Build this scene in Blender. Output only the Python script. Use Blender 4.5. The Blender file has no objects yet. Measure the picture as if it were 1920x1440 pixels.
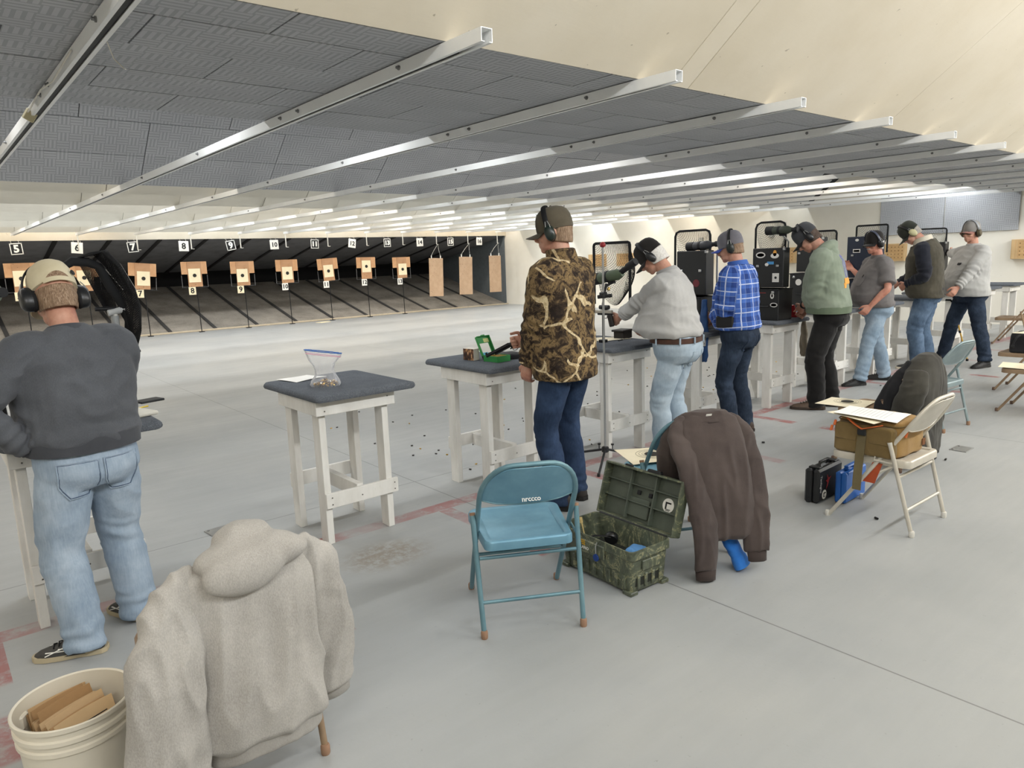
import bpy, bmesh, math, random
import numpy as np
from mathutils import Vector, Matrix, Euler, noise
from mathutils.bvhtree import BVHTree
random.seed(7)
SC = bpy.context.scene
COL = SC.collection
PI = math.pi
# ------------------------------------------------------------------ camera
F_PX = 1343.0
CAMH = 1.6
cam_d = bpy.data.cameras.new('camera'); cam_d.sensor_width = 36.0
cam_d.lens = F_PX / 1920.0 * 36.0; cam_d.clip_end = 200
cam = bpy.data.objects.new('camera', cam_d); COL.objects.link(cam)
_dx = Vector((2600 - 960, 424 - 720, F_PX)).normalized()
_dy = Vector((-175 - 960, 523 - 720, F_PX)).normalized()
_dy = (_dy - _dx * _dx.dot(_dy)).normalized()
_dz = _dx.cross(_dy)
if _dz.y > 0: _dz = -_dz
_right = Vector((_dx.x, _dy.x, _dz.x)); _down = Vector((_dx.y, _dy.y, _dz.y)); _fwd = Vector((_dx.z, _dy.z, _dz.z))
mw = Matrix.Identity(4)
for i in range(3):
    mw[i][0] = _right[i]; mw[i][1] = -_down[i]; mw[i][2] = -_fwd[i]
mw[2][3] = CAMH
cam.matrix_world = mw
SC.camera = cam
# ------------------------------------------------------------------ world, light, exposure
SC.view_settings.view_transform = 'Standard'
SC.view_settings.look = 'None'
SC.view_settings.gamma = 1.0
SC.view_settings.use_curve_mapping = False
SC.view_settings.exposure = 0.0
w = bpy.data.worlds.new('room_air'); SC.world = w; w.use_nodes = True
w.node_tree.nodes['Background'].inputs[0].default_value = (0.9, 0.93, 1.0, 1)
w.node_tree.nodes['Background'].inputs[1].default_value = 0.10
SC.cycles.max_bounces = 6
SC.cycles.diffuse_bounces = 4
SC.cycles.transparent_max_bounces = 16
SC.cycles.use_denoising = True
def strip_light(name, x0, x1, y, z, power, width=0.25, tilt=0.0, col=(1, 1, 1)):
    """a run of fluorescent tubes along X"""
    l = bpy.data.lights.new(name, 'AREA'); l.shape = 'RECTANGLE'
    l.size = x1 - x0; l.size_y = width; l.energy = power; l.color = col
    o = bpy.data.objects.new(name, l); COL.objects.link(o)
    o.location = ((x0 + x1) / 2, y, z); o.rotation_euler = (tilt, 0, 0)
    return o
COOL = (0.93, 0.97, 1.0); WARM = (1.0, 0.91, 0.79); NEUT = (1.0, 0.985, 0.965)
# unseen fill rows added overhead; back row tilted to brighten the cream deflector
for (yy, zz, pw) in ((-1.6, 3.9, 105), (0.9, 3.35, 6)):
    for k in range(5):
        strip_light('ceiling_fill', -3.5 + k * 4.0, -0.9 + k * 4.0, yy, zz, pw * (.85, 1.0, 1.25, 1.65, 1.95)[k], 0.35, math.radians(74) if yy < 0 else 0, (NEUT, COOL)[k % 2])
# tubes hidden behind each ceiling baffle, one run per bay of panels
GAPS = ((5.3, 2.95, 60), (8.75, 2.93, 18), (9.72, 2.93, 17), (11.32, 2.93, 48), (12.82, 2.93, 52), (14.86, 2.93, 60), (16.75, 2.93, 62), (18.95, 2.93, 30))
for gi, (yy, zz, pw) in enumerate(GAPS):
    for k in range(5):
        strip_light('baffle_tubes', -3.8 + k * 4.0, -0.2 + k * 4.0, yy, zz, pw, 0.08, math.radians(12), (WARM, COOL, NEUT, WARM, COOL)[(gi * 2 + k) % 5])
# ------------------------------------------------------------------ mesh helpers
class MB:
    def __init__(s): s.v = []; s.f = []; s.m = []
    def add(s, vs, fs, m=0):
        o = len(s.v); s.v += [tuple(v) for v in vs]
        s.f += [tuple(o + i for i in f) for f in fs]; s.m += [m] * len(fs)
        return s
    def box(s, c, d, rot=None, bev=0.0, m=0):
        hx, hy, hz = d[0] / 2, d[1] / 2, d[2] / 2
        b = min(bev, hx * .98, hy * .98, hz * .98)
        R = rot if isinstance(rot, Matrix) else (Euler(rot).to_matrix() if rot else None)
        vs = []; fs = []
        if b <= 0:
            for z in (-hz, hz):
                for y in (-hy, hy):
                    for x in (-hx, hx): vs.append(Vector((x, y, z)))
            fs = [(0, 2, 3, 1), (4, 5, 7, 6), (0, 1, 5, 4), (2, 6, 7, 3), (0, 4, 6, 2), (1, 3, 7, 5)]
        else:
            idx = {}
            for sx in (-1, 1):
                for sy in (-1, 1):
                    for sz in (-1, 1):
                        for ax in range(3):
                            p = [sx * (hx - b), sy * (hy - b), sz * (hz - b)]
                            p[ax] = (sx * hx, sy * hy, sz * hz)[ax]
                            idx[(sx, sy, sz, ax)] = len(vs); vs.append(Vector(p))
            I = idx
            for sx in (-1, 1):
                q = [I[(sx, -1, -1, 0)], I[(sx, 1, -1, 0)], I[(sx, 1, 1, 0)], I[(sx, -1, 1, 0)]]; fs.append(q if sx > 0 else q[::-1])
                q = [I[(-1, sx, -1, 1)], I[(-1, sx, 1, 1)], I[(1, sx, 1, 1)], I[(1, sx, -1, 1)]]; fs.append(q if sx > 0 else q[::-1])
                q = [I[(-1, -1, sx, 2)], I[(1, -1, sx, 2)], I[(1, 1, sx, 2)], I[(-1, 1, sx, 2)]]; fs.append(q if sx > 0 else q[::-1])
            for a in (-1, 1):
                for c2 in (-1, 1):
                    q = [I[(-1, a, c2, 1)], I[(1, a, c2, 1)], I[(1, a, c2, 2)], I[(-1, a, c2, 2)]]; fs.append(q if a * c2 < 0 else q[::-1])
                    q = [I[(a, -1, c2, 0)], I[(a, 1, c2, 0)], I[(a, 1, c2, 2)], I[(a, -1, c2, 2)]]; fs.append(q if a * c2 > 0 else q[::-1])
                    q = [I[(a, c2, -1, 0)], I[(a, c2, 1, 0)], I[(a, c2, 1, 1)], I[(a, c2, -1, 1)]]; fs.append(q if a * c2 < 0 else q[::-1])
                    for e in (-1, 1):
                        q = [I[(a, c2, e, 0)], I[(a, c2, e, 1)], I[(a, c2, e, 2)]]; fs.append(q if a * c2 * e > 0 else q[::-1])
        c = Vector(c)
        vs = [(R @ v if R else v) + c for v in vs]
        return s.add(vs, fs, m)
    def tube(s, pts, r, n=8, m=0, closed=False, cap=True, flat=1.0, up=None):
        pts = [Vector(p) for p in pts]; N = len(pts)
        rs = r if isinstance(r, (list, tuple)) else [r] * N
        tang = []
        for i in range(N):
            a = pts[(i - 1) % N] if (closed or i > 0) else pts[i]
            b = pts[(i + 1) % N] if (closed or i < N - 1) else pts[i]
            t = (b - a); tang.append(t.normalized() if t.length > 1e-9 else Vector((0, 0, 1)))
        ref = Vector(up) if up else (Vector((0, 0, 1)) if abs(tang[0].z) < .9 else Vector((1, 0, 0)))
        u = (ref - tang[0] * ref.dot(tang[0])).normalized()
        vs = []
        for i in range(N):
            t = tang[i]
            u = (u - t * u.dot(t))
            u = u.normalized() if u.length > 1e-6 else t.orthogonal().normalized()
            v = t.cross(u)
            for k in range(n):
                a = 2 * PI * k / n
                vs.append(pts[i] + u * (math.cos(a) * rs[i] * flat) + v * (math.sin(a) * rs[i]))
        fs = []
        for i in range(N if closed else N - 1):
            j = (i + 1) % N
            for k in range(n):
                k2 = (k + 1) % n
                fs.append((i * n + k, i * n + k2, j * n + k2, j * n + k))
        if cap and not closed:
            fs.append(tuple(range(n))[::-1]); fs.append(tuple((N - 1) * n + k for k in range(n)))
        return s.add(vs, fs, m)
    def lathe(s, prof, n=20, c=(0, 0, 0), rot=None, m=0, cap=True):
        R = rot if isinstance(rot, Matrix) else (Euler(rot).to_matrix() if rot else Matrix.Identity(3)); c = Vector(c)
        vs = []
        for (r, z) in prof:
            for k in range(n):
                a = 2 * PI * k / n
                vs.append(R @ Vector((r * math.cos(a), r * math.sin(a), z)) + c)
        fs = []
        for i in range(len(prof) - 1):
            for k in range(n):
                k2 = (k + 1) % n
                fs.append((i * n + k, i * n + k2, (i + 1) * n + k2, (i + 1) * n + k))
        if cap:
            if prof[0][0] > 1e-5: fs.append(tuple(range(n))[::-1])
            if prof[-1][0] > 1e-5: fs.append(tuple((len(prof) - 1) * n + k for k in range(n)))
        return s.add(vs, fs, m)
    def prism(s, poly, z0, z1, M=None, m=0):
        n = len(poly)
        vs = [Vector((p[0], p[1], z0)) for p in poly] + [Vector((p[0], p[1], z1)) for p in poly]
        if M is not None: vs = [M @ v for v in vs]
        fs = [tuple(range(n))[::-1], tuple(range(n, 2 * n))] + [(i, (i + 1) % n, n + (i + 1) % n, n + i) for i in range(n)]
        return s.add(vs, fs, m)
    def loft(s, rings, m=0, cap=True):
        n = len(rings[0]); vs = [v for r in rings for v in r]; fs = []
        for i in range(len(rings) - 1):
            for k in range(n):
                k2 = (k + 1) % n
                fs.append((i * n + k, i * n + k2, (i + 1) * n + k2, (i + 1) * n + k))
        if cap: fs.append(tuple(range(n))[::-1]); fs.append(tuple((len(rings) - 1) * n + k for k in range(n)))
        return s.add(vs, fs, m)
    def sheet(s, fn, nu, nv, thick=0.0, m=0):
        """surface fn(u,v) for u,v in 0..1; thick gives it a back side"""
        P = [[Vector(fn(i / nu, j / nv)) for j in range(nv + 1)] for i in range(nu + 1)]
        W = nv + 1
        idx = lambda i, j: i * W + j
        fs = [(idx(i, j), idx(i + 1, j), idx(i + 1, j + 1), idx(i, j + 1)) for i in range(nu) for j in range(nv)]
        vs = [P[i][j] for i in range(nu + 1) for j in range(W)]
        if thick:
            N = len(vs); nrm = [Vector() for _ in vs]
            for f in fs:
                a, b, c, d = (vs[q] for q in f); q = (c - a).cross(d - b)
                for t in f: nrm[t] += q
            vs2 = [v - (n.normalized() * thick if n.length > 0 else Vector()) for v, n in zip(vs, nrm)]
            fs2 = [tuple(N + q for q in f[::-1]) for f in fs]
            rim = [idx(i, 0) for i in range(nu + 1)] + [idx(nu, j) for j in range(1, W)] + [idx(i, nv) for i in range(nu - 1, -1, -1)] + [idx(0, j) for j in range(nv - 1, 0, -1)]
            fs3 = [(rim[k], N + rim[k], N + rim[(k + 1) % len(rim)], rim[(k + 1) % len(rim)]) for k in range(len(rim))]
            vs = vs + vs2; fs = fs + fs2 + [f[::-1] for f in fs3]
        return s.add(vs, fs, m)
    def text(s, body, size, M, depth=0.001, m=0, bold=0.0):
        cu = bpy.data.curves.new('lettering', 'FONT'); cu.body = body; cu.size = size; cu.extrude = depth; cu.offset = bold
        cu.align_x = 'CENTER'; cu.align_y = 'CENTER'; cu.resolution_u = 2
        o = bpy.data.objects.new('lettering', cu); COL.objects.link(o)
        dg = bpy.context.evaluated_depsgraph_get()
        me = bpy.data.meshes.new_from_object(o.evaluated_get(dg))
        s.add([M @ v.co for v in me.vertices], [tuple(p.vertices) for p in me.polygons], m)
        bpy.data.objects.remove(o); bpy.data.curves.remove(cu); bpy.data.meshes.remove(me)
        return s
    def mesh(s, name):
        me = bpy.data.meshes.new(name); me.from_pydata(s.v, [], s.f); me.update()
        return me

def put(name, me, mats, parent=None, loc=(0, 0, 0), rot=(0, 0, 0), smooth=35, mi=None, fix=True):
    if isinstance(me, MB):
        mi = me.m; me = me.mesh(name)
    if fix:
        bm = bmesh.new(); bm.from_mesh(me); bmesh.ops.recalc_face_normals(bm, faces=bm.faces); bm.to_mesh(me); bm.free()
    for mm in (mats if isinstance(mats, (list, tuple)) else [mats]): me.materials.append(mm)
    if mi and any(mi):
        me.polygons.foreach_set('material_index', mi)
    if smooth:
        me.polygons.foreach_set('use_smooth', [True] * len(me.polygons))
        if smooth < 180: me.set_sharp_from_angle(angle=math.radians(smooth))
    o = bpy.data.objects.new(name, me); COL.objects.link(o)
    o.location = loc; o.rotation_euler = rot
    if parent: o.parent = parent
    return o
def tag(o, label, cat, group=None):
    o['label'] = label; o['category'] = cat
    if group: o['group'] = group
    return o
def thing(name, label, cat, loc=(0, 0, 0), rz=0.0, group=None, rot=None):
    o = bpy.data.objects.new(name, None); COL.objects.link(o)
    o.empty_display_size = .1
    o.location = loc; o.rotation_euler = rot if rot else (0, 0, rz)
    return tag(o, label, cat, group)
def struct(o): o['kind'] = 'structure'; return o
def stuff(o): o['kind'] = 'stuff'; return o
def dup(root, loc, rz, label, parent=None):
    r = root.copy(); COL.objects.link(r); r.location = loc; r.rotation_euler = (0, 0, rz)
    if label: r['label'] = label
    for ch in root.children:
        c = ch.copy(); COL.objects.link(c); c.parent = r
        for g in ch.children:
            d = g.copy(); COL.objects.link(d); d.parent = c
    return r
def RM(x=0, y=0, z=0, loc=(0, 0, 0)): return Matrix.Translation(Vector(loc)) @ Euler((x, y, z)).to_matrix().to_4x4()
# ------------------------------------------------------------------ materials
def lin(h):
    r = []
    for k in (16, 8, 0):
        c = ((h >> k) & 255) / 255.0
        r.append(c / 12.92 if c <= .04045 else ((c + .055) / 1.055) ** 2.4)
    return (r[0], r[1], r[2], 1.0)
class NT:
    def __init__(s, name):
        s.mat = bpy.data.materials.new(name); s.mat.use_nodes = True
        s.t = s.mat.node_tree; s.b = s.t.nodes['Principled BSDF']
        s.tc = None
    def n(s, typ, **kw):
        nd = s.t.nodes.new(typ)
        for k, v in kw.items():
            if k.startswith('_'): setattr(nd, k[1:], v)
            else:
                key = k.replace('__', ' ')
                nd.inputs[int(key[1:]) if key[0] == 'i' and key[1:].isdigit() else key].default_value = v
        return nd
    def l(s, a, b): s.t.links.new(a, b)
    def co(s, kind='Object', scale=(1, 1, 1), rot=(0, 0, 0), loc=(0, 0, 0)):
        if not s.tc: s.tc = s.n('ShaderNodeTexCoord')
        mp = s.n('ShaderNodeMapping'); mp.inputs['Scale'].default_value = scale; mp.inputs['Rotation'].default_value = rot; mp.inputs['Location'].default_value = loc
        s.l(s.tc.outputs[kind], mp.inputs[0]); return mp.outputs[0]
    def attr(s, name='cuv'):
        a = s.n('ShaderNodeAttribute'); a.attribute_name = name; return a.outputs['Vector']
    def noise(s, vec, scale, detail=4, rough=.55, dist=0.0):
        nd = s.n('ShaderNodeTexNoise'); nd.inputs['Scale'].default_value = scale; nd.inputs['Detail'].default_value = detail
        nd.inputs['Roughness'].default_value = rough; nd.inputs['Distortion'].default_value = dist
        if vec is not None: s.l(vec, nd.inputs['Vector'])
        return nd.outputs['Fac']
    def math(s, op, a, b=None, c=None, clamp=False):
        nd = s.n('ShaderNodeMath', _operation=op, _use_clamp=clamp)
        for i, x in enumerate((a, b, c)):
            if x is None: continue
            if isinstance(x, (int, float)): nd.inputs[i].default_value = x
            else: s.l(x, nd.inputs[i])
        return nd.outputs[0]
    def ramp(s, fac, stops, interp='LINEAR'):
        nd = s.n('ShaderNodeValToRGB'); cr = nd.color_ramp; cr.interpolation = interp
        while len(cr.elements) < len(stops): cr.elements.new(.5)
        for e, (p, c) in zip(cr.elements, stops):
            e.position = p; e.color = c if isinstance(c, tuple) else lin(c)
        s.l(fac, nd.inputs[0]); return nd.outputs[0]
    def mix(s, fac, a, b, mode='MIX'):
        nd = s.n('ShaderNodeMix', _data_type='RGBA', _blend_type=mode)
        for key, x in ((0, fac), (6, a), (7, b)):
            if isinstance(x, (int, float)): nd.inputs[key].default_value = x
            elif isinstance(x, tuple): nd.inputs[key].default_value = x
            else: s.l(x, nd.inputs[key])
        return nd.outputs[2]
    def sep(s, vec):
        nd = s.n('ShaderNodeSeparateXYZ'); s.l(vec, nd.inputs[0]); return nd.outputs
    def band(s, val, lo, hi, soft=.01):
        a = s.n('ShaderNodeMapRange', _interpolation_type='SMOOTHSTEP'); s.l(val, a.inputs[0]); a.inputs[1].default_value = lo - soft; a.inputs[2].default_value = lo + soft
        b = s.n('ShaderNodeMapRange', _interpolation_type='SMOOTHSTEP'); s.l(val, b.inputs[0]); b.inputs[1].default_value = hi - soft; b.inputs[2].default_value = hi + soft; b.inputs[3].default_value = 1; b.inputs[4].default_value = 0
        return s.math('MULTIPLY', a.outputs[0], b.outputs[0])
    def bump(s, h, strength=.3, dist=.01):
        nd = s.n('ShaderNodeBump'); nd.inputs['Strength'].default_value = strength; nd.inputs['Distance'].default_value = dist
        s.l(h, nd.inputs['Height']); s.l(nd.outputs[0], s.b.inputs['Normal'])
    def out(s, col=None, rough=.6, metal=0.0, spec=.4):
        if col is not None:
            if isinstance(col, tuple): s.b.inputs['Base Color'].default_value = col
            else: s.l(col, s.b.inputs['Base Color'])
        if isinstance(rough, (int, float)): s.b.inputs['Roughness'].default_value = rough
        else: s.l(rough, s.b.inputs['Roughness'])
        s.b.inputs['Metallic'].default_value = metal; s.b.inputs['Specular IOR Level'].default_value = spec
        return s.mat
_MC = {}
def M(h, rough=.55, metal=0.0, var=.12, sc=9.0, bump=0.0, bsc=60.0, spec=.4, name=None, dark=None):
    """plain procedural material: colour with slight noise variation, optional fine relief"""
    key = (h, rough, metal, var, sc, bump, bsc, spec, dark)
    if key in _MC: return _MC[key]
    t = NT(name or 'mat_%06x' % h); c = t.co()
    base = lin(h); d = lin(dark) if dark is not None else tuple(x * (1 - var) for x in base[:3]) + (1,)
    lt = tuple(min(1, x * (1 + var * .6)) for x in base[:3]) + (1,)
    f = t.noise(c, sc, 5, .6)
    col = t.ramp(f, [(.3, d), (.5, base), (.72, lt)])
    if bump: t.bump(t.noise(c, bsc, 3, .6), bump, .004)
    m = t.out(col, rough, metal, spec); _MC[key] = m; return m
# ================================================================== setting
WORD = ('zero', 'one', 'two', 'three', 'four', 'five', 'six', 'seven', 'eight', 'nine', 'ten', 'eleven', 'twelve', 'thirteen', 'fourteen', 'fifteen', 'sixteen')
LANE0 = 1.87; LP = 1.213
def lane_x(n): return LANE0 + LP * (n - 5)
XW = 16.0; YB = 19.4; ZC = 2.5
def mat_floor():
    t = NT('painted_concrete'); c = t.co(); xyz = t.sep(c)
    big = t.noise(c, .55, 4, .6)
    str_ = t.noise(t.co(scale=(1.2, 9, 1), rot=(0, 0, .35)), 1.3, 5, .65)
    fine = t.noise(c, 38, 4, .7)
    col = t.ramp(big, [(.3, 0x9B9E9F), (.5, 0xA6A8A8), (.7, 0xAFB0AE)])
    col = t.mix(t.math('MULTIPLY', t.math('SUBTRACT', str_, .35), .3, clamp=True), col, lin(0x8A8B88))
    spk = t.ramp(fine, [(.26, (1, 1, 1, 1)), (.34, (0, 0, 0, 1))])
    col = t.mix(t.math('MULTIPLY', spk, .45), col, lin(0x6E6C66))
    # dusty beige stain beside the empty table
    d = t.n('ShaderNodeVectorMath', _operation='DISTANCE'); t.l(t.co(scale=(1.0, 1.35, 1)), d.inputs[0]); d.inputs[1].default_value = (1.83, 3.36 * 1.35, 0)
    sm = t.n('ShaderNodeMapRange', _interpolation_type='SMOOTHSTEP'); t.l(d.outputs['Value'], sm.inputs[0]); sm.inputs[1].default_value = .10; sm.inputs[2].default_value = .34; sm.inputs[3].default_value = 1; sm.inputs[4].default_value = 0
    st = t.math('MULTIPLY', sm.outputs[0], t.ramp(t.noise(c, 17, 5, .75), [(.38, (0, 0, 0, 1)), (.56, (1, 1, 1, 1))]))
    col = t.mix(t.math('MULTIPLY', st, .75), col, lin(0x857B6C))
    # worn red paint: the firing line and the short marks between lanes
    wear = t.ramp(t.noise(c, 9, 6, .75), [(.33, (0, 0, 0, 1)), (.53, (1, 1, 1, 1))])
    wl = t.ramp(t.noise(t.co(scale=(.9, .3, 1)), 1.6, 3, .6), [(.36, (.12, .12, .12, 1)), (.58, (1, 1, 1, 1))])
    line = t.band(xyz[1], 3.73, 3.85, .006)
    mk = t.math('ABSOLUTE', t.math('SUBTRACT', t.math('FRACT', t.math('DIVIDE', t.math('ADD', xyz[0], -2.48 + LP * 40.5), LP)), .5))
    tick = t.math('MULTIPLY', t.math('LESS_THAN', mk, .05 / LP), t.math('MAXIMUM', t.band(xyz[1], 3.32, 3.73, .02), t.band(xyz[1], 2.74, 3.06, .02)))
    red = t.math('MULTIPLY', t.math('MAXIMUM', line, tick), t.math('MULTIPLY', wear, wl))
    red = t.math('MULTIPLY', red, t.math('GREATER_THAN', xyz[0], -3.5))
    col = t.mix(t.math('MULTIPLY', red, .85), col, lin(0x9C5A58))
    # saw cut joints
    jt = t.math('MAXIMUM', t.math('LESS_THAN', t.math('ABSOLUTE', t.math('SUBTRACT', xyz[1], 4.38)), .004),
                t.math('LESS_THAN', t.math('ABSOLUTE', t.math('SUBTRACT', t.math('MODULO', t.math('ADD', xyz[0], 9.36), 4.0), 0.0 + .02)), .004))
    col = t.mix(t.math('MULTIPLY', jt, .55), col, lin(0x4E4E4C))
    t.bump(t.math('SUBTRACT', t.noise(c, 25, 4, .6), t.math('MULTIPLY', jt, 2.0)), .08, .01)
    return t.out(col, t.math('ADD', t.math('MULTIPLY', str_, .25), .32), 0, .45)
def mat_tile():
    """basket-weave ribbed rubber tile"""
    t = NT('ribbed_rubber_tile')
    a = t.attr('tuv'); xyz = t.sep(a)
    S = 10.0
    u = t.math('MULTIPLY', xyz[0], S); v = t.math('MULTIPLY', xyz[1], S)
    chk = t.math('MODULO', t.math('ADD', t.math('FLOOR', u), t.math('FLOOR', v)), 2.0)
    chk = t.math('ABSOLUTE', chk)
    def ribs(q):
        s3 = t.math('FRACT', t.math('MULTIPLY', q, 3.0)); return t.math('LESS_THAN', t.math('ABSOLUTE', t.math('SUBTRACT', s3, .5)), .27)
    sel = t.n('ShaderNodeMix', _data_type='FLOAT'); t.l(chk, sel.inputs[0]); t.l(ribs(u), sel.inputs[2]); t.l(ribs(v), sel.inputs[3])
    h = sel.outputs[0]
    n1 = t.noise(t.co(), 1.3, 4, .6)
    col = t.ramp(n1, [(.3, 0xB4B6BA), (.55, 0xBDBFC3), (.75, 0xC6C8CB)])
    col = t.mix(t.math('MULTIPLY', t.math('SUBTRACT', 1.0, h), .45), col, lin(0x85898E))
    t.bump(h, .55, .006)
    return t.out(col, .75, 0, .25)
def mat_cream(name, h1, h2, h3):
    t = NT(name); c = t.co()
    col = t.ramp(t.noise(c, .9, 5, .6), [(.3, h1), (.5, h2), (.7, h3)])
    sp = t.ramp(t.noise(c, 24, 2, .5), [(.22, (1, 1, 1, 1)), (.25, (0, 0, 0, 1))])
    col = t.mix(t.math('MULTIPLY', sp, .5), col, lin(0x6A5C48))
    t.bump(t.noise(t.co(scale=(1, 6, 6)), 14, 4, .6), .12, .004)
    return t.out(col, .7, 0, .3)
m_floor = mat_floor(); m_tile = mat_tile()
m_cream = mat_cream('cream_painted_board', 0xDBD0BA, 0xE3D9C5, 0xE9E0CE)
m_baff = mat_cream('pale_painted_board', 0xD9D6CB, 0xE2DFD4, 0xE9E6DC)
m_wall = mat_cream('off_white_wall', 0xE4DED0, 0xEAE5D8, 0xEFEBE0)
m_conc = mat_cream('header_board', 0xC7BCA8, 0xCFC6B3, 0xD6CDBD)
m_dark = M(0x2A2B2D, .8)
m_roof = M(0xCFCBC0, .8)
floor_mb = MB().box(((XW - 4.4) / 2, 9.97, -.05), (XW + 4.4, 28.58, .1))
struct(put('floor', floor_mb, m_floor, smooth=0))
struct(put('wall_right', MB().box((XW + .06, 9.97, 2.35), (.12, 28.58, 4.7)), m_wall, smooth=0))
struct(put('wall_left', MB().box((-4.46, 9.97, 2.35), (.12, 28.58, 4.7)), m_wall, smooth=0))
struct(put('wall_back', MB().box((XW / 2 - 2.2, -4.26, 2.35), (XW + 4.6, .12, 4.7)), m_wall, smooth=0))
struct(put('trim_1', MB().box(((XW - 4.4) / 2, YB + .03, 3.52), (XW + 4.4, .06, 2.36)), m_conc, smooth=0))
struct(put('wall_far', MB().box(((XW - 4.4) / 2, 24.2, 2.35), (XW + 4.6, .12, 4.7)), m_wall, smooth=0))
ceil = struct(put('ceiling', MB().box(((XW - 4.4) / 2, 9.97, 4.75), (XW + 4.6, 28.6, .1)), m_roof, smooth=0))
def tuv_mesh(me, fn):
    at = me.attributes.new('tuv', 'FLOAT_VECTOR', 'POINT')
    at.data.foreach_set('vector', [q for v in me.vertices for q in fn(v.co)])
# flat tiled soffit over the firing line
soffit = put('soffit', MB().box(((XW - 4.4) / 2, 3.585, ZC + .03), (XW + 4.4, 1.97, .04)), m_dark, ceil, smooth=0)
def tile_mesh(wd, ln, wavy=True):
    bm = bmesh.new(); bmesh.ops.create_cube(bm, size=1.0)
    for v in bm.verts: v.co = Vector((v.co.x * (wd - .007), v.co.y * (ln - .007), v.co.z * .014))
    me = bpy.data.meshes.new('tile'); bm.to_mesh(me); bm.free()
    tuv_mesh(me, lambda co: (co.x + wd / 2, co.y + ln / 2, 0)); me.materials.append(m_tile)
    return me
rows = ((2.60, 2.89, 1.22), (2.89, 3.30, .805), (3.30, 3.71, 1.22), (3.71, 4.12, .805), (4.12, 4.57, 1.22))
for (y0, y1, xs) in rows:
    me = tile_mesh(.83, y1 - y0); x = xs - .83 * 4
    while x + .83 < XW:
        o = bpy.data.objects.new('tile', me); COL.objects.link(o); o.parent = soffit
        o.location = (x + .415, (y0 + y1) / 2, ZC + random.uniform(-.0015, .0015)); o.rotation_euler = (random.uniform(-.004, .004), random.uniform(-.003, .003), random.uniform(-.004, .004)); x += .83
SL = math.radians(37.7); CS, SN = math.cos(SL), math.sin(SL)
def slope_pt(yb, zb, d): return (yb - CS * d, zb + SN * d)
# cream deflector boards rising back over the standing area
defl = put('deflector', MB().box(((XW - 4.4) / 2, 2.6 - CS * 1.75 + SN * .05, ZC + SN * 1.75 + CS * .05), (XW + 4.4, 3.5, .05), (-SL, 0, 0)), m_dark, ceil, smooth=0)
xe = [-4.4, -1.62, .86, 3.33, 3.495, 5.97, 8.45, 10.93, 13.41, XW]
for a, b in zip(xe[:-1], xe[1:]):
    put('panel', MB().box((0, 0, 0), (b - a - .005, 3.5, .02), None, .002), m_cream, defl, ((a + b) / 2, 2.6 - CS * 1.75, ZC + SN * 1.75), (-SL, 0, random.uniform(-.0006, .0006)), smooth=0)
# second slope, tiled grey
BZ = 2.49
baf0 = put('baffle', MB().box(((XW - 4.4) / 2, 8.53 - CS * .6 + SN * .03, BZ + SN * .6 + CS * .03), (XW + 4.4, 1.2, .03), (-SL, 0, 0)), m_dark, ceil, smooth=0)
for (d0, d1, xs) in ((0, .42, 2.03), (.42, .86, 2.03), (.86, 1.2, 1.42)):
    me = tile_mesh(1.37, d1 - d0); x = xs - 1.37 * 4
    while x + 1.37 < XW + .6:
        yy, zz = slope_pt(8.53, BZ, (d0 + d1) / 2)
        if x > -4.3 and x + 1.37 <= XW:
            o = bpy.data.objects.new('tile', me); COL.objects.link(o); o.parent = baf0
            o.location = (x + .685, yy, zz + random.uniform(-.002, .002)); o.rotation_euler = (-SL, random.uniform(-.003, .003), random.uniform(-.004, .004))
        x += 1.37
# pale board baffles marching downrange
for bi, yb in enumerate((9.49, 11.06, 12.52, 14.55, 16.44, 18.67)):
    bo = put('baffle', MB().box(((XW - 4.4) / 2, yb - CS * .45 + SN * .035, BZ + SN * .45 + CS * .035), (XW + 4.4, .9, .03), (-SL, 0, 0)), m_dark, ceil, smooth=0)
    me = None
    for n in range(1, 17):
        a, b = lane_x(n) + .02, lane_x(n + 1) + .02
        if b > XW: b = XW
        wd = b - a
        pm = MB().box((0, 0, 0), (wd - .006, .9, .018), None, .002)
        yy, zz = slope_pt(yb, BZ, .45)
        put('panel', pm, m_baff, bo, ((a + b) / 2, yy, zz + random.uniform(-.004, .004)), (-SL + random.uniform(-.006, .006), random.uniform(-.003, .003), random.uniform(-.002, .002)), smooth=0)
# ------------------------------------------------------------------ bullet trap
m_rub_up = M(0x717275, .85, var=.2, sc=3, bump=.3, bsc=40, spec=.2)
def mat_ramp():
    t = NT('rubber_granulate'); c = t.co()
    col = t.ramp(t.noise(c, 1.6, 5, .65), [(.3, 0x77726B), (.5, 0x9B958B), (.72, 0xB2ABA0)])
    col = t.mix(.35, col, t.ramp(t.noise(c, 45, 3, .7), [(.3, 0x3A3835), (.7, 0xA8A197)]))
    t.bump(t.noise(c, 50, 3, .7), .5, .01)
    return t.out(col, .9, 0, .2)
m_ramp = mat_ramp(); m_rib = M(0x1B1B1D, .7); m_rib2 = M(0x3E3D3C, .8); m_blk = M(0x0D0D0E, .9)
trap = thing('bullet_trap', 'dark rubber bullet trap with sloping ramp and roof plates behind the targets', 'bullet trap', (0, YB + .065, 0))
XC = (XW - 4.4) / 2; XL = XW + 4.37
UP = (2.33, 1.50, 4.2); LO = (.03, 1.10, 4.2)
def slab(z0, z1, L, th, x0, x1, off=0):
    a = math.atan2(z1 - z0, L); ln = math.hypot(L, z1 - z0)
    return ((x0 + x1) / 2, L / 2 - math.sin(a) * off, (z0 + z1) / 2 + math.cos(a) * off), (x1 - x0, ln, th), (a, 0, 0)
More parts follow.
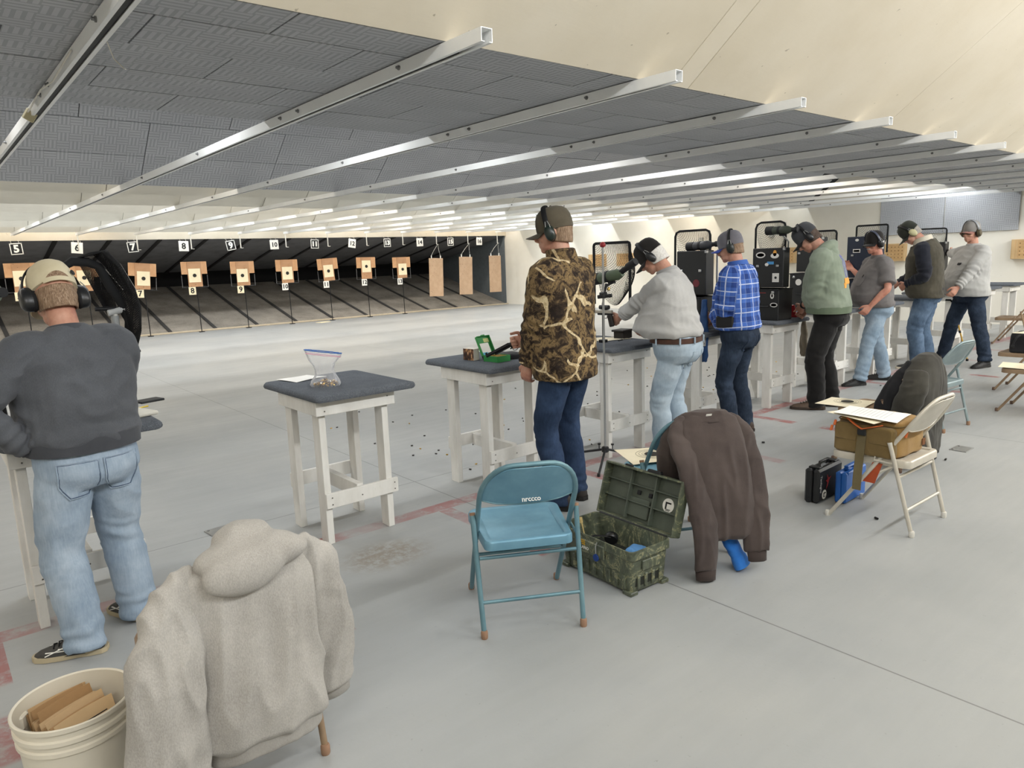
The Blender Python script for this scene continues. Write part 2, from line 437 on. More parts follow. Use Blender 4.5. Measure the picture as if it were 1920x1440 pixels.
c_, s_, r_ = slab(UP[0], UP[1], UP[2], .03, -4.39, XW - .01, .03); put('roof_plate', MB().box(c_, s_, r_), m_rub_up, trap, smooth=0)
c_, s_, r_ = slab(LO[0], LO[1], LO[2], .03, -4.39, XW - .01, -.03); put('ramp', MB().box(c_, s_, r_), m_ramp, trap, smooth=0)
put('throat', MB().box((XC, 4.25, 1.3), (XL, .06, .5)), m_blk, trap, smooth=0)
put('side_plate', MB().box((XW - .025, 2.1, 1.17), (.02, 4.2, 2.33)), M(0x6B7276, .8), trap, smooth=0)
put('sill', MB().box((XC, -.06, .02), (XL, .1, .04), None, .008), M(0xC2B49C, .8, bump=.2), trap, smooth=0)
for k in range(-3, 10):
    x = 4.95 + 1.115 * k
    c_, s_, r_ = slab(UP[0], UP[1], UP[2], .02, x - .05, x + .05, -.0); put('roof_rib', MB().box(c_, s_, r_, .004), m_rib, trap, smooth=0)
    c_, s_, r_ = slab(LO[0], LO[1], LO[2], .02, x - .045, x + .045, .0); put('ramp_rib', MB().box(c_, s_, r_, .004), m_rib2, trap, smooth=0)
# ------------------------------------------------------------------ ceiling rails
m_rail = M(0xF2F3F2, .35, metal=.0, var=.06, sc=3, spec=.6); m_slot = M(0x2B2B2B, .6); m_bolt = M(0x8A8A8A, .35, .8)
m_rod = M(0xE9E6DC, .5)
RY0, RY1 = 2.34, 18.95
bolt_me = MB().lathe([(.011, 0), (.011, .006), (.0065, .007), (.0065, .016)], 8, (0, 0, 0), (0, -PI / 2, 0)).mesh('bolt'); bolt_me.materials.append(m_bolt)
rm = MB(); L_ = RY1 - RY0; ym = (RY0 + RY1) / 2
rm.box((-.0265, 0, .027), (.003, L_, .054)); rm.box((.0265, 0, .027), (.003, L_, .054)); rm.box((0, 0, .0525), (.05, L_, .003))
rm.box((-.019, 0, .0015), (.014, L_, .003)); rm.box((.019, 0, .0015), (.014, L_, .003))
rail_me = rm.mesh('channel'); rail_me.materials.append(m_rail)
slot_me = MB().box((0, 0, .012), (.022, L_ - .4, .012)).mesh('slot'); slot_me.materials.append(m_slot)
for n in range(4, 17):
    side = {4: 'white metal ceiling rail with taped cord, nearest the camera at top left', 5: 'white ceiling rail running downrange to bay sign five, open square end'}.get(n, 'white metal ceiling rail running downrange to the bay sign reading %s' % WORD[n])
    r = thing('ceiling_rail', side, 'rail', (lane_x(n), ym, 2.433), 0, 'ceiling rails above the lanes')
    for nm, me in (('channel', rail_me), ('slot', slot_me)):
        o = bpy.data.objects.new(nm, me); COL.objects.link(o); o.parent = r
    for yb in (2.95, 4.05, 4.3, 5.9, 7.6, 9.4, 11.5):
        o = bpy.data.objects.new('bolt', bolt_me); COL.objects.link(o); o.parent = r; o.location = (-.028, yb - ym, .03)
    if n >= 6:
        rod = MB().tube([(0, RY1 - ym - .05, .0), (0, RY1 - ym - .05, -.35)], .014, 8); rod.box((.03, RY1 - ym - .05, -.35), (.07, .02, .012))
        put('hanger_rod', rod, m_rod, r)
    if n == 4:
        cord = MB().tube([(-.032, 4.9 - ym, .03), (-.045, 4.6 - ym, .01), (-.04, 4.2 - ym, .035), (-.05, 3.8 - ym, -.01), (-.036, 3.4 - ym, .03)], .004, 6)
        put('cord', cord, M(0xD9D6CC, .5), r)
        put('tape', MB().box((-.03, 4.72 - ym, .005), (.05, .05, .06), (.3, .5, .2), .004), M(0xCFC6A2, .7), r)
        put('cord', MB().tube([(.03, 3.1 - ym, .0), (.05, 3.12 - ym, -.05), (.075, 3.1 - ym, -.085), (.07, 3.05 - ym, -.1)], .0025, 5), M(0xE0DED6, .5), r)
# ------------------------------------------------------------------ bay signs
m_white = M(0xECEAE2, .6, var=.05); m_ink = M(0x1C1C1E, .7)
sign_style = {5: 'o', 6: 'w', 7: 'o', 8: 'w', 9: 'o', 10: 'w', 11: 'o', 12: 'w', 13: 'o', 14: 'w', 15: 'o', 16: 'w'}
for n in range(5, 17):
    x = 1.945 + 1.165 * (n - 5); st = sign_style[n]; tl = {5: -.06, 6: .09, 7: -.10, 9: -.16, 12: .14, 8: .03, 11: .03}.get(n, random.uniform(-.05, .05))
    lab = ('white numerals in a white outline on a dark bay sign reading %s' if st == 'o' else 'white bay sign sheet with dark numerals reading %s') % WORD[n]
    g = thing('bay_sign', lab, 'sign', (x, 19.30, 2.165), 0, 'numbered bay signs', (0, tl, 0))
    W_, H_ = .235, .25
    T = RM(PI / 2, 0, 0, (0, -.008, -.005))
    if st == 'w':
        put('sheet', MB().box((0, 0, 0), (W_, .01, H_), None, .002), m_white, g, smooth=0)
        put('numeral', MB().text(str(n), .21 if n < 10 else .17, T, .002, bold=.004), m_ink, g, smooth=0)
    else:
        put('plate', MB().box((0, 0, 0), (W_, .01, H_), None, .002), m_ink, g, smooth=0)
        fr = MB()
        for sx in (-1, 1):
            fr.box((sx * (W_ / 2 - .01), -.008, 0), (.016, .006, H_)); fr.box((0, -.008, sx * (H_ / 2 - .01)), (W_, .006, .016))
        put('border', fr, m_white, g, smooth=0)
        put('numeral', MB().text(str(n), .22 if n < 10 else .18, T, .004, bold=.009), m_white, g, smooth=0)
    hk = MB()
    for sx in (-.07, .07): hk.tube([(sx, 0, H_ / 2 - .01), (sx, .06, H_ / 2 + .05), (sx, .11, H_ / 2 + .062)], .003, 5)
    put('hanging_wire', hk, m_rod, g)
# ------------------------------------------------------------------ target stands
def mat_card(h, dk, name):
    t = NT(name); c = t.co()
    col = t.ramp(t.noise(c, 5, 4, .6), [(.3, dk), (.6, h)])
    ho = t.n('ShaderNodeTexVoronoi'); ho.inputs['Scale'].default_value = 16; t.l(c, ho.inputs['Vector'])
    msk = t.math('MULTIPLY', t.math('LESS_THAN', ho.outputs['Distance'], .16), t.math('GREATER_THAN', t.noise(c, 3.1, 2, .5), .53))
    col = t.mix(t.math('MULTIPLY', msk, .7), col, lin(0x4A3A2C))
    return t.out(col, .8, 0, .2)
m_card = mat_card(0xC99F78, 0xBD9069, 'tan_cardboard'); m_card2 = mat_card(0xB58D6B, 0xA98160, 'brown_cardboard')
m_paper = M(0xEBDDBB, .8, var=.05); m_bull = M(0x2C2A26, .8); m_blkmet = M(0x1A1A1C, .5, .3)
def stand_x(n): return 1.95 + 1.207 * (n - 5)
dz = {5: .10, 6: .05, 7: .02, 8: .02, 9: -.01, 10: 0, 11: 0, 12: 0, 13: -.03}
for n in range(5, 14):
    x = stand_x(n); tl = {5: .0, 7: .09, 11: -.05}.get(n, random.uniform(-.015, .015)); z = dz[n]
    g = thing('target_stand', 'target stand with tan cardboard backer and number plate %s' % WORD[n] + (' seen through the black netting' if n == 6 else ''), 'target stand', (x, 19.1, 0), 0, 'numbered target stands')
    put('pole', MB().tube([(.03, .03, .01), (.02, .03, 1.06 + z)], .011, 8), m_blkmet, g)
    put('foot', MB().box((.03, .03, .008), (.12, .12, .016), None, .003), m_blkmet, g)
    T = Matrix.Translation((0, 0, 1.42 + z)) @ Matrix.Rotation(tl, 4, 'Y')
    fr = MB(); P = [(-.31, .03, .0), (-.31, .03, -.30), (.31, .03, -.30), (.31, .03, .0)]
    for a, b in zip(P[:-1], P[1:]): fr.tube([T @ Vector(a), T @ Vector(b)], .009, 6)
    put('wire_frame', fr, M(0x6A6A6A, .5, .6), g)
    Rb = T.to_3x3()
    put('cardboard', MB().box(T @ Vector((0, .012, .18)), (.62, .012, .31), Rb), m_card, g, smooth=0)
    put('cardboard_strip', MB().box(T @ Vector((0, 0, .02)), (.34, .01, .62), Rb), m_card2, g, smooth=0)
    px, pz = {7: (.02, -.03), 12: (.0, .07), 9: (-.02, -.03), 13: (.02, -.03)}.get(n, (random.uniform(-.02, .02), random.uniform(-.03, .02)))
    pa = put('target_paper', MB().box(T @ Vector((px, -.008, pz)), (.285, .004, .34), Rb), m_paper, g, smooth=0)
    put('bullseye', MB().lathe([(.045, 0), (.045, .004)], 20, T @ Vector((px, -.009, pz)), (PI / 2 , 0, 0)), m_bull, pa)
    npz = 1.03 + z; nx = -.10
    pl = put('number_plate', MB().box((nx, -.012, npz), (.17, .008, .19), (0, tl * .5, 0), .002), m_paper if n in (5, 7, 8, 9) else m_white, g, smooth=0)
    put('numeral', MB().text(str(n), .19 if n < 10 else .16, RM(PI / 2, 0, 0, (nx, -.018, npz)), .002, bold=.004), m_ink, pl, smooth=0)
    put('crossbar', MB().box((0, .03, 1.115 + z), (.64, .02, .018), (0, tl, 0)), m_blkmet, g)
m_hang = mat_card(0xBFA184, 0xB39577, 'hanging_cardboard')
for n, x, zt, ln, wd in ((14, 12.73, 1.66, 1.18, .52), (15, 13.88, 1.67, 1.20, .52), (16, 15.08, 1.68, 1.20, .50)):
    g = thing('hanging_board', 'tall tan cardboard panel with bullet holes hung below bay sign %s' % WORD[n], 'cardboard panel', (x, 18.9, zt), 0, 'hanging cardboard panels', (0, .035 if n < 16 else .012, 0))
    put('board', MB().box((0, 0, -ln / 2), (wd, .012, ln)), m_hang, g, smooth=0)
    for sx in (-.17, .17):
        cl = put('clip', MB().box((sx, -.006, .03), (.03, .022, .09), None, .004), m_white, g, smooth=0)
    wr = MB()
    for sx in (-.17, .17): wr.tube([(sx, 0, .07), (sx * .5 + (lane_x(n) - x) * .5, 0, .25), (lane_x(n) + .03 - x, 0, 2.09 - zt)], .004, 5)
    put('wire', wr, m_rod, g)
tag(put('paper_scrap', MB().box((8.75, 18.75, .006), (.36, .22, .01), (0, 0, .3)), m_paper, smooth=0), 'pale scrap of paper lying on the floor before the trap sill', 'paper')
# ------------------------------------------------------------------ right wall fittings
def mat_peg():
    t = NT('pegboard'); c = t.co(); xyz = t.sep(c)
    fy = t.math('SUBTRACT', t.math('FRACT', t.math('MULTIPLY', xyz[1], 14)), .5); fz = t.math('SUBTRACT', t.math('FRACT', t.math('MULTIPLY', xyz[2], 14)), .5)
    d = t.math('ADD', t.math('MULTIPLY', fy, fy), t.math('MULTIPLY', fz, fz))
    col = t.ramp(t.noise(t.co(scale=(1, 1, 5)), 6, 4, .6), [(.3, 0xBE9765), (.7, 0xD3AE7C)])
    col = t.mix(t.math('MULTIPLY', t.math('LESS_THAN', d, .022), .8), col, lin(0x5A4024))
    return t.out(col, .65, 0, .3)
m_peg = mat_peg(); m_pine = M(0xD2B283, .6, var=.15, sc=4)
for k, (yc, wy) in enumerate(((15.05, .62), (13.95, .56), (11.3, .56), (8.98, .5), (6.55, .44), (4.2, .5))):
    g = thing('peg_box', ('pale wooden peg box on the right wall, ' + ('nearest the far bay', 'second from the far bay seen through netting', 'behind the plaid-shirted man', 'behind the black sticker case', 'behind the man in the vest', 'at the right edge of the picture')[k]), 'wooden box', (XW - .07, yc, 1.42), 0, 'wooden peg boxes on the right wall')
    put('frame', MB().box((0, 0, 0), (.14, wy, .36), None, .004), m_pine, g, smooth=0)
    put('peg_panel', MB().box((-.072, -.04, 0), (.008, wy * .72, .31)), m_peg, g, smooth=0)
    put('edge_strip', MB().box((-.076, wy * .42, 0), (.014, .05, .35), None, .003), m_pine, g, smooth=0)
m_galv = M(0xA8A9A6, .4, .5)
for k, (yc, zc) in enumerate(((17.0, 1.93), (13.9, 1.96), (11.4, 1.98), (9.4, 2.0))):
    g = thing('outlet_box', 'small grey metal outlet box on the right wall, ' + ('nearest the bay', 'second from the bay', 'above the plaid-shirted man', 'beside the netting on the sticker case')[k], 'outlet box', (XW - .03, yc, zc - .1), 0, 'outlet boxes on the right wall')
    put('box', MB().box((0, 0, 0), (.06, .12, .1), None, .006), m_galv, g, smooth=0)
    put('cover', MB().box((-.033, 0, 0), (.006, .10, .08), None, .002), M(0xC9C9C4, .4, .3), g, smooth=0)
for k, (y0, y1) in enumerate(((4.39, 5.66), (5.67, 6.9))):
    bm = MB().box((0, 0, 0), (.03, y1 - y0 - .006, .80), None, .004); me = bm.mesh('acoustic_panel')
    tuv_mesh(me, lambda co: (co.y + 3, co.z + 3, 0))
    o = put('acoustic_panel', me, m_tile, None, (XW - .016, (y0 + y1) / 2, 2.175), smooth=0)
    tag(o, ('grey ribbed acoustic panel on right wall, nearer the camera corner', 'grey ribbed acoustic panel on right wall, nearer the bay')[k], 'acoustic panel', 'acoustic panels on the right wall')
# floor plates bolted to the concrete
m_plate = M(0x9A9A97, .45, .5, var=.2)
for nm, x, y, rz, lab in (('floor_plate', 1.28, 4.42, .1, 'small bolted metal plate on the floor left of the empty table'), ('floor_plate', 6.14, 1.94, .0, 'flat rectangular metal plate in the floor near the jacket chair')):
    g = thing(nm, lab, 'floor plate', (x, y, 0), rz, 'metal floor plates')
    put('plate', MB().box((0, 0, .003), (.17, .12, .005), None, .001), m_plate, g, smooth=0)
    for sx in (-.065, .065):
        put('screw', MB().lathe([(.008, 0), (.008, .003), (.005, .005)], 8, (sx, .04, .0055)), m_bolt, g)
# ================================================================== soft shapes: garments and figures
_rng = np.random.RandomState(3)
_PERM = np.concatenate([_rng.permutation(256)] * 3)
_GR = _rng.normal(size=(256, 3)); _GR /= np.linalg.norm(_GR, axis=1)[:, None]
def pnoise(p):
    """vectorised gradient noise, p (N,3) -> about -1..1"""
    i = np.floor(p).astype(int); f = p - i; i &= 255
    u = f * f * f * (f * (f * 6 - 15) + 10)
    r = 0
    for dx in (0, 1):
        for dy in (0, 1):
            for dz in (0, 1):
                h = _PERM[_PERM[_PERM[(i[:, 0] + dx) & 255] + ((i[:, 1] + dy) & 255)] + ((i[:, 2] + dz) & 255)]
                g = _GR[h]; d = f - np.array([dx, dy, dz])
                wgt = (u[:, 0] if dx else 1 - u[:, 0]) * (u[:, 1] if dy else 1 - u[:, 1]) * (u[:, 2] if dz else 1 - u[:, 2])
                r = r + wgt * (g * d).sum(1)
    return r * 1.6
def ring(c, u, v, a, b, n=28, p=2.0):
    c = Vector(c); out = []
    for k in range(n):
        t = 2 * PI * k / n; ct, st = math.cos(t), math.sin(t)
        x = math.copysign(abs(ct) ** (2 / p), ct); y = math.copysign(abs(st) ** (2 / p), st)
        out.append(c + u * (a * x) + v * (b * y))
    return out
def ellip(mb, c, r, R=None, n=16, nv=10):
    R = R or Matrix.Identity(3); c = Vector(c); rings = []
    for i in range(1, nv):
        ph = PI * i / nv
        rings.append([R @ Vector((r[0] * math.sin(ph) * math.cos(2 * PI * k / n), r[1] * math.sin(ph) * math.sin(2 * PI * k / n), -r[2] * math.cos(ph))) + c for k in range(n)])
    mb.loft(rings); return mb
def limb(mb, pts, rad, n=16, flat=1.0, up=None, sub=4):
    """smooth tapered tube through pts"""
    pts = [Vector(p) for p in pts]; P = []; Q = []
    N = len(pts)
    for i in range(N - 1):
        p0 = pts[max(i - 1, 0)]; p1 = pts[i]; p2 = pts[i + 1]; p3 = pts[min(i + 2, N - 1)]
        for s in range(sub):
            t = s / sub
            P.append(.5 * ((2 * p1) + (p2 - p0) * t + (2 * p0 - 5 * p1 + 4 * p2 - p3) * t * t + (3 * p1 - p0 - 3 * p2 + p3) * t ** 3))
            Q.append(rad[i] + (rad[i + 1] - rad[i]) * t)
    P.append(pts[-1]); Q.append(rad[-1])
    mb.tube(P, Q, n, flat=flat, up=up); return mb
def fuse(mb, voxel=.008, smooth=3, fold=None, bones=None, name='cloth', sfac=.5):
    """fuse overlapping closed shapes into one skin; fold(P,N,bone,t)->displacement along the normal"""
    me = mb.mesh('tmp'); bm = bmesh.new(); bm.from_mesh(me); bmesh.ops.recalc_face_normals(bm, faces=bm.faces); bm.to_mesh(me); bm.free()
    o = bpy.data.objects.new('tmp', me); COL.objects.link(o)
    r = o.modifiers.new('r', 'REMESH'); r.mode = 'VOXEL'; r.voxel_size = voxel; r.adaptivity = 0
    if smooth:
        s = o.modifiers.new('s', 'SMOOTH'); s.factor = sfac; s.iterations = smooth
    dg = bpy.context.evaluated_depsgraph_get()
    out = bpy.data.meshes.new_from_object(o.evaluated_get(dg)); out.name = name
    bpy.data.objects.remove(o); bpy.data.meshes.remove(me)
    N = len(out.vertices); P = np.empty(N * 3); out.vertices.foreach_get('co', P); P = P.reshape(-1, 3)
    nr = np.empty(N * 3); out.vertices.foreach_get('normal', nr); nr = nr.reshape(-1, 3)
    bi = np.zeros(N, int); tt = np.zeros(N); cuv = P.copy()
    if bones:
        best = np.full(N, 1e9)
        for k, (a, b, rr, off) in enumerate(bones):
            a = np.array(a); b = np.array(b); d = b - a; L = np.linalg.norm(d); d = d / L
            w_ = P - a; t = (w_ @ d); tc = np.clip(t, 0, L); q = np.linalg.norm(w_ - tc[:, None] * d, axis=1) / rr
            ref = np.array([0, 1.0, 0]) if abs(d[1]) < .8 else np.array([0, 0, 1.0]); ref = ref - d * (ref @ d); ref /= np.linalg.norm(ref); sd = np.cross(d, ref)
            ang = np.arctan2(w_ @ sd, w_ @ ref)
            m = q < best; best[m] = q[m]; bi[m] = k; tt[m] = (t / L)[m]
            cuv[m] = np.stack([ang * rr, t + off, np.full(N, k)], 1)[m]
    if fold is not None:
        P = P + nr * fold(P, nr, bi, tt)[:, None]
        out.vertices.foreach_set('co', P.ravel())
    at = out.attributes.new('cuv', 'FLOAT_VECTOR', 'POINT'); at.data.foreach_set('vector', cuv.ravel())
    out.update(); return out
def folds(amp=.006, sc=(5, 5, 16), amp2=.002, extra=None, seed=0.0):
    def f(P, N, b, t):
        q = P * np.array(sc) + seed
        r = 1 - np.abs(pnoise(q + .6 * pnoise(P * 3 + seed)[:, None])) * 2
        d = amp * r + amp2 * pnoise(P * 22 + seed)
        if extra:
            for (bone, tc, tw, am, fr) in extra:
                m = (b == bone); g = np.exp(-((t[m] - tc) / tw) ** 2)
                d[m] += am * g * np.sin(t[m] * fr + 5.0 * pnoise(P[m] * 6 + seed))
        return d
    return f
def patch(me, o, nrm, u, v, outline, off=.004, nseg=8, thick=.004):
    """a patch (pocket, print) laid on a garment: outline in (u,v) metres about point o, projected along -nrm"""
    bvh = BVHTree.FromPolygons([vv.co for vv in me.vertices], [tuple(p.vertices) for p in me.polygons])
    o = Vector(o); nrm = Vector(nrm).normalized(); u = Vector(u).normalized(); v = Vector(v).normalized(); mb = MB()
    def fn(a, b):
        x0, x1 = outline(b); p = o + u * (x0 + (x1 - x0) * a) + v * outline.v(b)
        h = bvh.ray_cast(p + nrm * .4, -nrm, .8)
        q = h[0] if h[0] else p
        return q + nrm * off
    mb.sheet(fn, nseg, nseg, thick); return mb
class Outline:
    def __init__(s, v0, v1, fn): s.v0 = v0; s.v1 = v1; s.fn = fn
    def v(s, b): return s.v0 + (s.v1 - s.v0) * b
    def __call__(s, b): return s.fn(b)
# ------------------------------------------------------------------ cloth materials
def cloth(name, h, dk, lt, weave=260, bstr=.12, heather=0.0, rough=.9, big=3.0):
    t = NT(name); c = t.co()
    col = t.ramp(t.noise(c, big, 5, .6), [(.28, dk), (.5, h), (.74, lt)])
    if heather:
        hn = t.noise(t.co(scale=(1, 1, .4)), 330, 2, .6)
        col = t.mix(heather, col, t.ramp(hn, [(.35, dk), (.65, lt)]))
    wv = t.noise(c, weave, 2, .5)
    t.bump(wv, bstr, .003)
    m = t.out(col, rough, 0, .15); t.b.inputs['Sheen Weight'].default_value = .12; return m
def denim(name, h, dk, lt, worn=.5):
    t = NT(name); c = t.co()
    n1 = t.noise(c, 4.5, 5, .65); n2 = t.noise(t.co(scale=(1, 1, .12)), 160, 2, .6)
    col = t.ramp(n1, [(.30, dk), (.5, h), (.72, lt)])
    col = t.mix(.22, col, t.ramp(n2, [(.3, dk), (.7, lt)]))
    t.bump(n2, .15, .002)
    m = t.out(col, .88, 0, .15); return m
def mat_camo():
    t = NT('camouflage_fleece'); c = t.attr('cuv')
    mp = t.n('ShaderNodeMapping'); mp.inputs['Scale'].default_value = (1, 1, 1); t.l(c, mp.inputs[0]); c = t.co()
    n1 = t.noise(c, 16, 6, .68, .8); n2 = t.noise(c, 38, 6, .7, .5)
    col = t.ramp(n1, [(.38, 0x29221F), (.46, 0x3F342A), (.52, 0x705D43), (.58, 0x8A7350), (.64, 0x473A2C)])
    blk = t.ramp(n2, [(.38, (1, 1, 1, 1)), (.44, (0, 0, 0, 1))]); col = t.mix(t.math('MULTIPLY', blk, .85), col, lin(0x27211C))
    # pale branches
    dv = t.n('ShaderNodeVectorMath', _operation='ADD'); nz = t.n('ShaderNodeTexNoise'); nz.inputs['Scale'].default_value = 5; t.l(c, nz.inputs['Vector'])
    sc_ = t.n('ShaderNodeVectorMath', _operation='SCALE'); t.l(nz.outputs['Color'], sc_.inputs[0]); sc_.inputs['Scale'].default_value = .16
    t.l(c, dv.inputs[0]); t.l(sc_.outputs[0], dv.inputs[1])
    vo = t.n('ShaderNodeTexVoronoi', _feature='DISTANCE_TO_EDGE'); vo.inputs['Scale'].default_value = 4.6; t.l(dv.outputs[0], vo.inputs['Vector'])
    br = t.math('MULTIPLY', t.math('LESS_THAN', vo.outputs['Distance'], .032), t.math('GREATER_THAN', t.noise(c, 5, 2, .5), .50))
    col = t.mix(br, col, t.ramp(t.noise(c, 60, 3, .6), [(.35, 0xA8906A), (.65, 0xDCCBA6)]))
    t.bump(t.noise(c, 200, 2, .5), .1, .002)
    return t.out(col, .9, 0, .15)
def mat_plaid():
    t = NT('blue_plaid'); a = t.sep(t.attr('cuv'))
    def lines(q, f, w, ph=0.0): return t.math('LESS_THAN', t.math('ABSOLUTE', t.math('SUBTRACT', t.math('FRACT', t.math('ADD', t.math('MULTIPLY', q, f), ph)), .5)), w)
    u, v = a[0], a[1]
    base = t.ramp(t.noise(t.co(), 5, 3, .6), [(.3, 0x3C5CA6), (.7, 0x4F72C0)])
    dk = t.math('ADD', t.math('MULTIPLY', lines(u, 8.5, .2), .5), t.math('MULTIPLY', lines(v, 8.5, .2), .5))
    col = t.mix(t.math('MULTIPLY', dk, .8), base, lin(0x1C2C63))
    lt = t.math('MAXIMUM', lines(u, 8.5, .035, .5), lines(v, 8.5, .035, .5))
    col = t.mix(t.math('MULTIPLY', lt, .75), col, lin(0xD5DDEE))
    l2 = t.math('MAXIMUM', lines(u, 8.5, .018, .18), lines(v, 8.5, .018, .18)); col = t.mix(t.math('MULTIPLY', l2, .4), col, lin(0x9FB4DD))
    t.bump(t.noise(t.co(), 240, 2, .5), .08, .002)
    return t.out(col, .85, 0, .15)
def mat_skin(h, dk, lt):
    t = NT('skin'); c = t.co()
    col = t.ramp(t.noise(c, 11, 4, .6), [(.3, dk), (.5, h), (.72, lt)])
    t.bump(t.noise(c, 140, 3, .6), .08, .002)
    m = t.out(col, .5, 0, .35); t.b.inputs['Subsurface Weight'].default_value = .06; t.b.inputs['Subsurface Radius'].default_value = (.012, .005, .003); return m
def mat_hair(h, dk, lt):
    t = NT('hair'); n_ = t.noise(t.co(scale=(1, 1, .1)), 220, 3, .7)
    col = t.ramp(n_, [(.3, dk), (.5, h), (.7, lt)]); t.bump(n_, .5, .004)
    return t.out(col, .6, 0, .3)
m_skin = mat_skin(0xC08E78, 0xA97261, 0xCFA38E); m_skin2 = mat_skin(0xBE8470, 0xA4685A, 0xCC9A84)
m_eye = M(0x2A2420, .2); m_eyew = M(0xE6E0D8, .25)
m_muff = M(0x1B1C1E, .35, var=.1, spec=.5); m_cush = M(0x101011, .8); m_band = M(0x151517, .55)
m_glassrim = M(0x15161A, .3); m_lens = None
# ------------------------------------------------------------------ the figure
def sstep(a, b, x):
    t = min(max((x - a) / (b - a), 0), 1); return t * t * (3 - 2 * t)
def ik(a, c, l1, l2, pole):
    a = Vector(a); c = Vector(c); d = c - a; L = d.length
    if L > (l1 + l2) * .999: d = d * ((l1 + l2) * .999 / L); c = a + d; L = d.length
    x = (l1 * l1 - l2 * l2 + L * L) / (2 * L); h = math.sqrt(max(l1 * l1 - x * x, 0))
    n = d.normalized(); p = Vector(pole); p = (p - n * p.dot(n)).normalized()
    return a + n * x + p * h, c
class Figure: pass
def person(label, loc, rz, H, lean=0, ulean=0, fat=0.0, wid=1.0, head=(0, 0, 0), feet=None, arms=None, twist=0, pelvis=(0, 0), skin=None,
           top=None, pants=None, sleeve=(1.0, 1.0), hem=.90, hemdrop=0.0, legw=1.0, sleevew=1.0, collar=None, voxel=.008, neck_fwd=0.0, toplen=0, belt=None, ease=.0, kneeL=None, kneeR=None, foldamp=.006, seed=0.0, shoe=(0x26272A, 0xCFC6B4), short=False, shoulder_drop=0.0, hands=('relax', 'relax'), handdir=(None, None), palm=(None, None), cuffs=None, hscale=1.04):
    """a clothed standing figure facing local +Y. arms: ((wrist, pole) left, right) in world coordinates"""
    s = H / 1.78; G = Figure(); G.s = s
    root = thing('person', label, 'person', (loc[0], loc[1], 0), rz); G.root = root
    inv = (Matrix.Translation((loc[0], loc[1], 0)) @ Matrix.Rotation(rz, 4, 'Z')).inverted()
    def W(p): return (inv @ Vector(p)) / s           # world -> body units
    def S(v): return Vector(v) * s
    lean_, ul = math.radians(lean), math.radians(ulean)
    # spine
    Z = [.95 + .01 * i for i in range(72)]; pos = Vector((pelvis[0], pelvis[1], .95)); fr = {}
    tab = []
    for z in Z:
        th = lean_ * sstep(.93, 1.22, z) + ul * sstep(1.2, 1.52, z); tw = math.radians(twist) * sstep(.95, 1.35, z)
        up = Vector((0, math.sin(th), math.cos(th)))
        Rt = Matrix.Rotation(-th, 3, 'X') @ Matrix.Rotation(tw, 3, 'Z')
        tab.append((pos.copy(), Rt)); pos = pos + up * .01
    def F(z):
        if z <= .95: return Vector((pelvis[0] , pelvis[1], z)), Matrix.Identity(3)
        i = min((z - .95) / .01, 70.99); k = int(i); a, b = tab[k], tab[k + 1]
        return a[0].lerp(b[0], i - k), a[1]
    G.F = F
    def sect(z, off, a, b, p=2.2):
        c, R = F(z); return ring(S(c + R @ Vector((0, off, 0))), R @ Vector((1, 0, 0)), R @ Vector((0, 1, 0)), a * s, b * s, 30, p)
    w_ = wid; f = fat
    prof = [(.86, -.012, .172 * w_ + f * .25, .128 + f * .4, 2.3), (.93, f * .25, .176 * w_ + f * .35, .130 + f * .55, 2.3), (1.00, f * .42, .172 * w_ + f * .45, .126 + f * .68, 2.3), (1.08, f * .48, .168 * w_ + f * .5, .122 + f * .70, 2.3),
            (1.18, f * .34 + .004, .178 * w_ + f * .4, .126 + f * .5, 2.4), (1.28, .01 + f * .12, .192 * w_ + f * .25, .132 + f * .25, 2.4), (1.36, .004, .198 * w_ + f * .12, .126 + f * .1, 2.4), (1.42, -.008, .19 * w_, .108 + f * .05, 2.2), (1.465, -.018, .150 * w_, .084, 2.0), (1.50, -.022, .098, .070, 2.0), (1.535, -.018, .068, .066, 2.0)]
    # arms
    sh = []; el = []; wr = []; hd = []
    for k, sx in enumerate((-1, 1)):
        c, R = F(1.415 - shoulder_drop); shp = c + R @ Vector((sx * .178 * w_, -.012, 0)); sh.append(shp)
        if arms and arms[k]: wp, pole = W(arms[k][0]), (inv.to_3x3() @ Vector(arms[k][1]))
        else: wp, pole = shp + Vector((sx * .07, .05, -.53)), Vector((sx * .4, -1, 0))
        e, wp = ik(shp, wp, .295, .265, pole); el.append(e); wr.append(wp)
        hd.append((wp - e).normalized())
    # legs
    if feet: feet = tuple(((inv @ Vector((q[0], q[1], 0))).x, (inv @ Vector((q[0], q[1], 0))).y, q[2] - math.degrees(rz)) for q in feet)
    else: feet = ((-.11, 0, 0), (.11, 0, 0))
    hipc = []; kn = []; an = []
    for k, sx in enumerate((-1, 1)):
        fx, fy, fyaw = feet[k]; a = Vector((fx / s, fy / s, .085)) ; hp = Vector((pelvis[0] + sx * .088 * w_, pelvis[1] - .01, .90)); hipc.append(hp)
        pole = Vector((sx * .12 + math.sin(-math.radians(fyaw)) * .6, 1, 0)); kk, a = ik(hp, a, .415, .415, pole); kn.append(kk); an.append(a)
    G.sh, G.el, G.wr, G.kn, G.an = sh, el, wr, kn, an
    # ---------------- body (skin)
    mb = MB()
    mb.loft([sect(z, o * .5, (a - f * .3) * .80, (b - f * .45) * .78, p) for (z, o, a, b, p) in prof])
    c, R = F(1.53); Rh = R @ Matrix.Rotation(math.radians(head[0]), 3, 'Z') @ Matrix.Rotation(math.radians(head[1]), 3, 'X') @ Matrix.Rotation(math.radians(head[2]), 3, 'Y')
    hj = c + R @ Vector((0, .012 + neck_fwd, .035)); G.hm = Matrix.Translation(S(hj)) @ Rh.to_4x4() @ Matrix.Scale(s * hscale, 4)
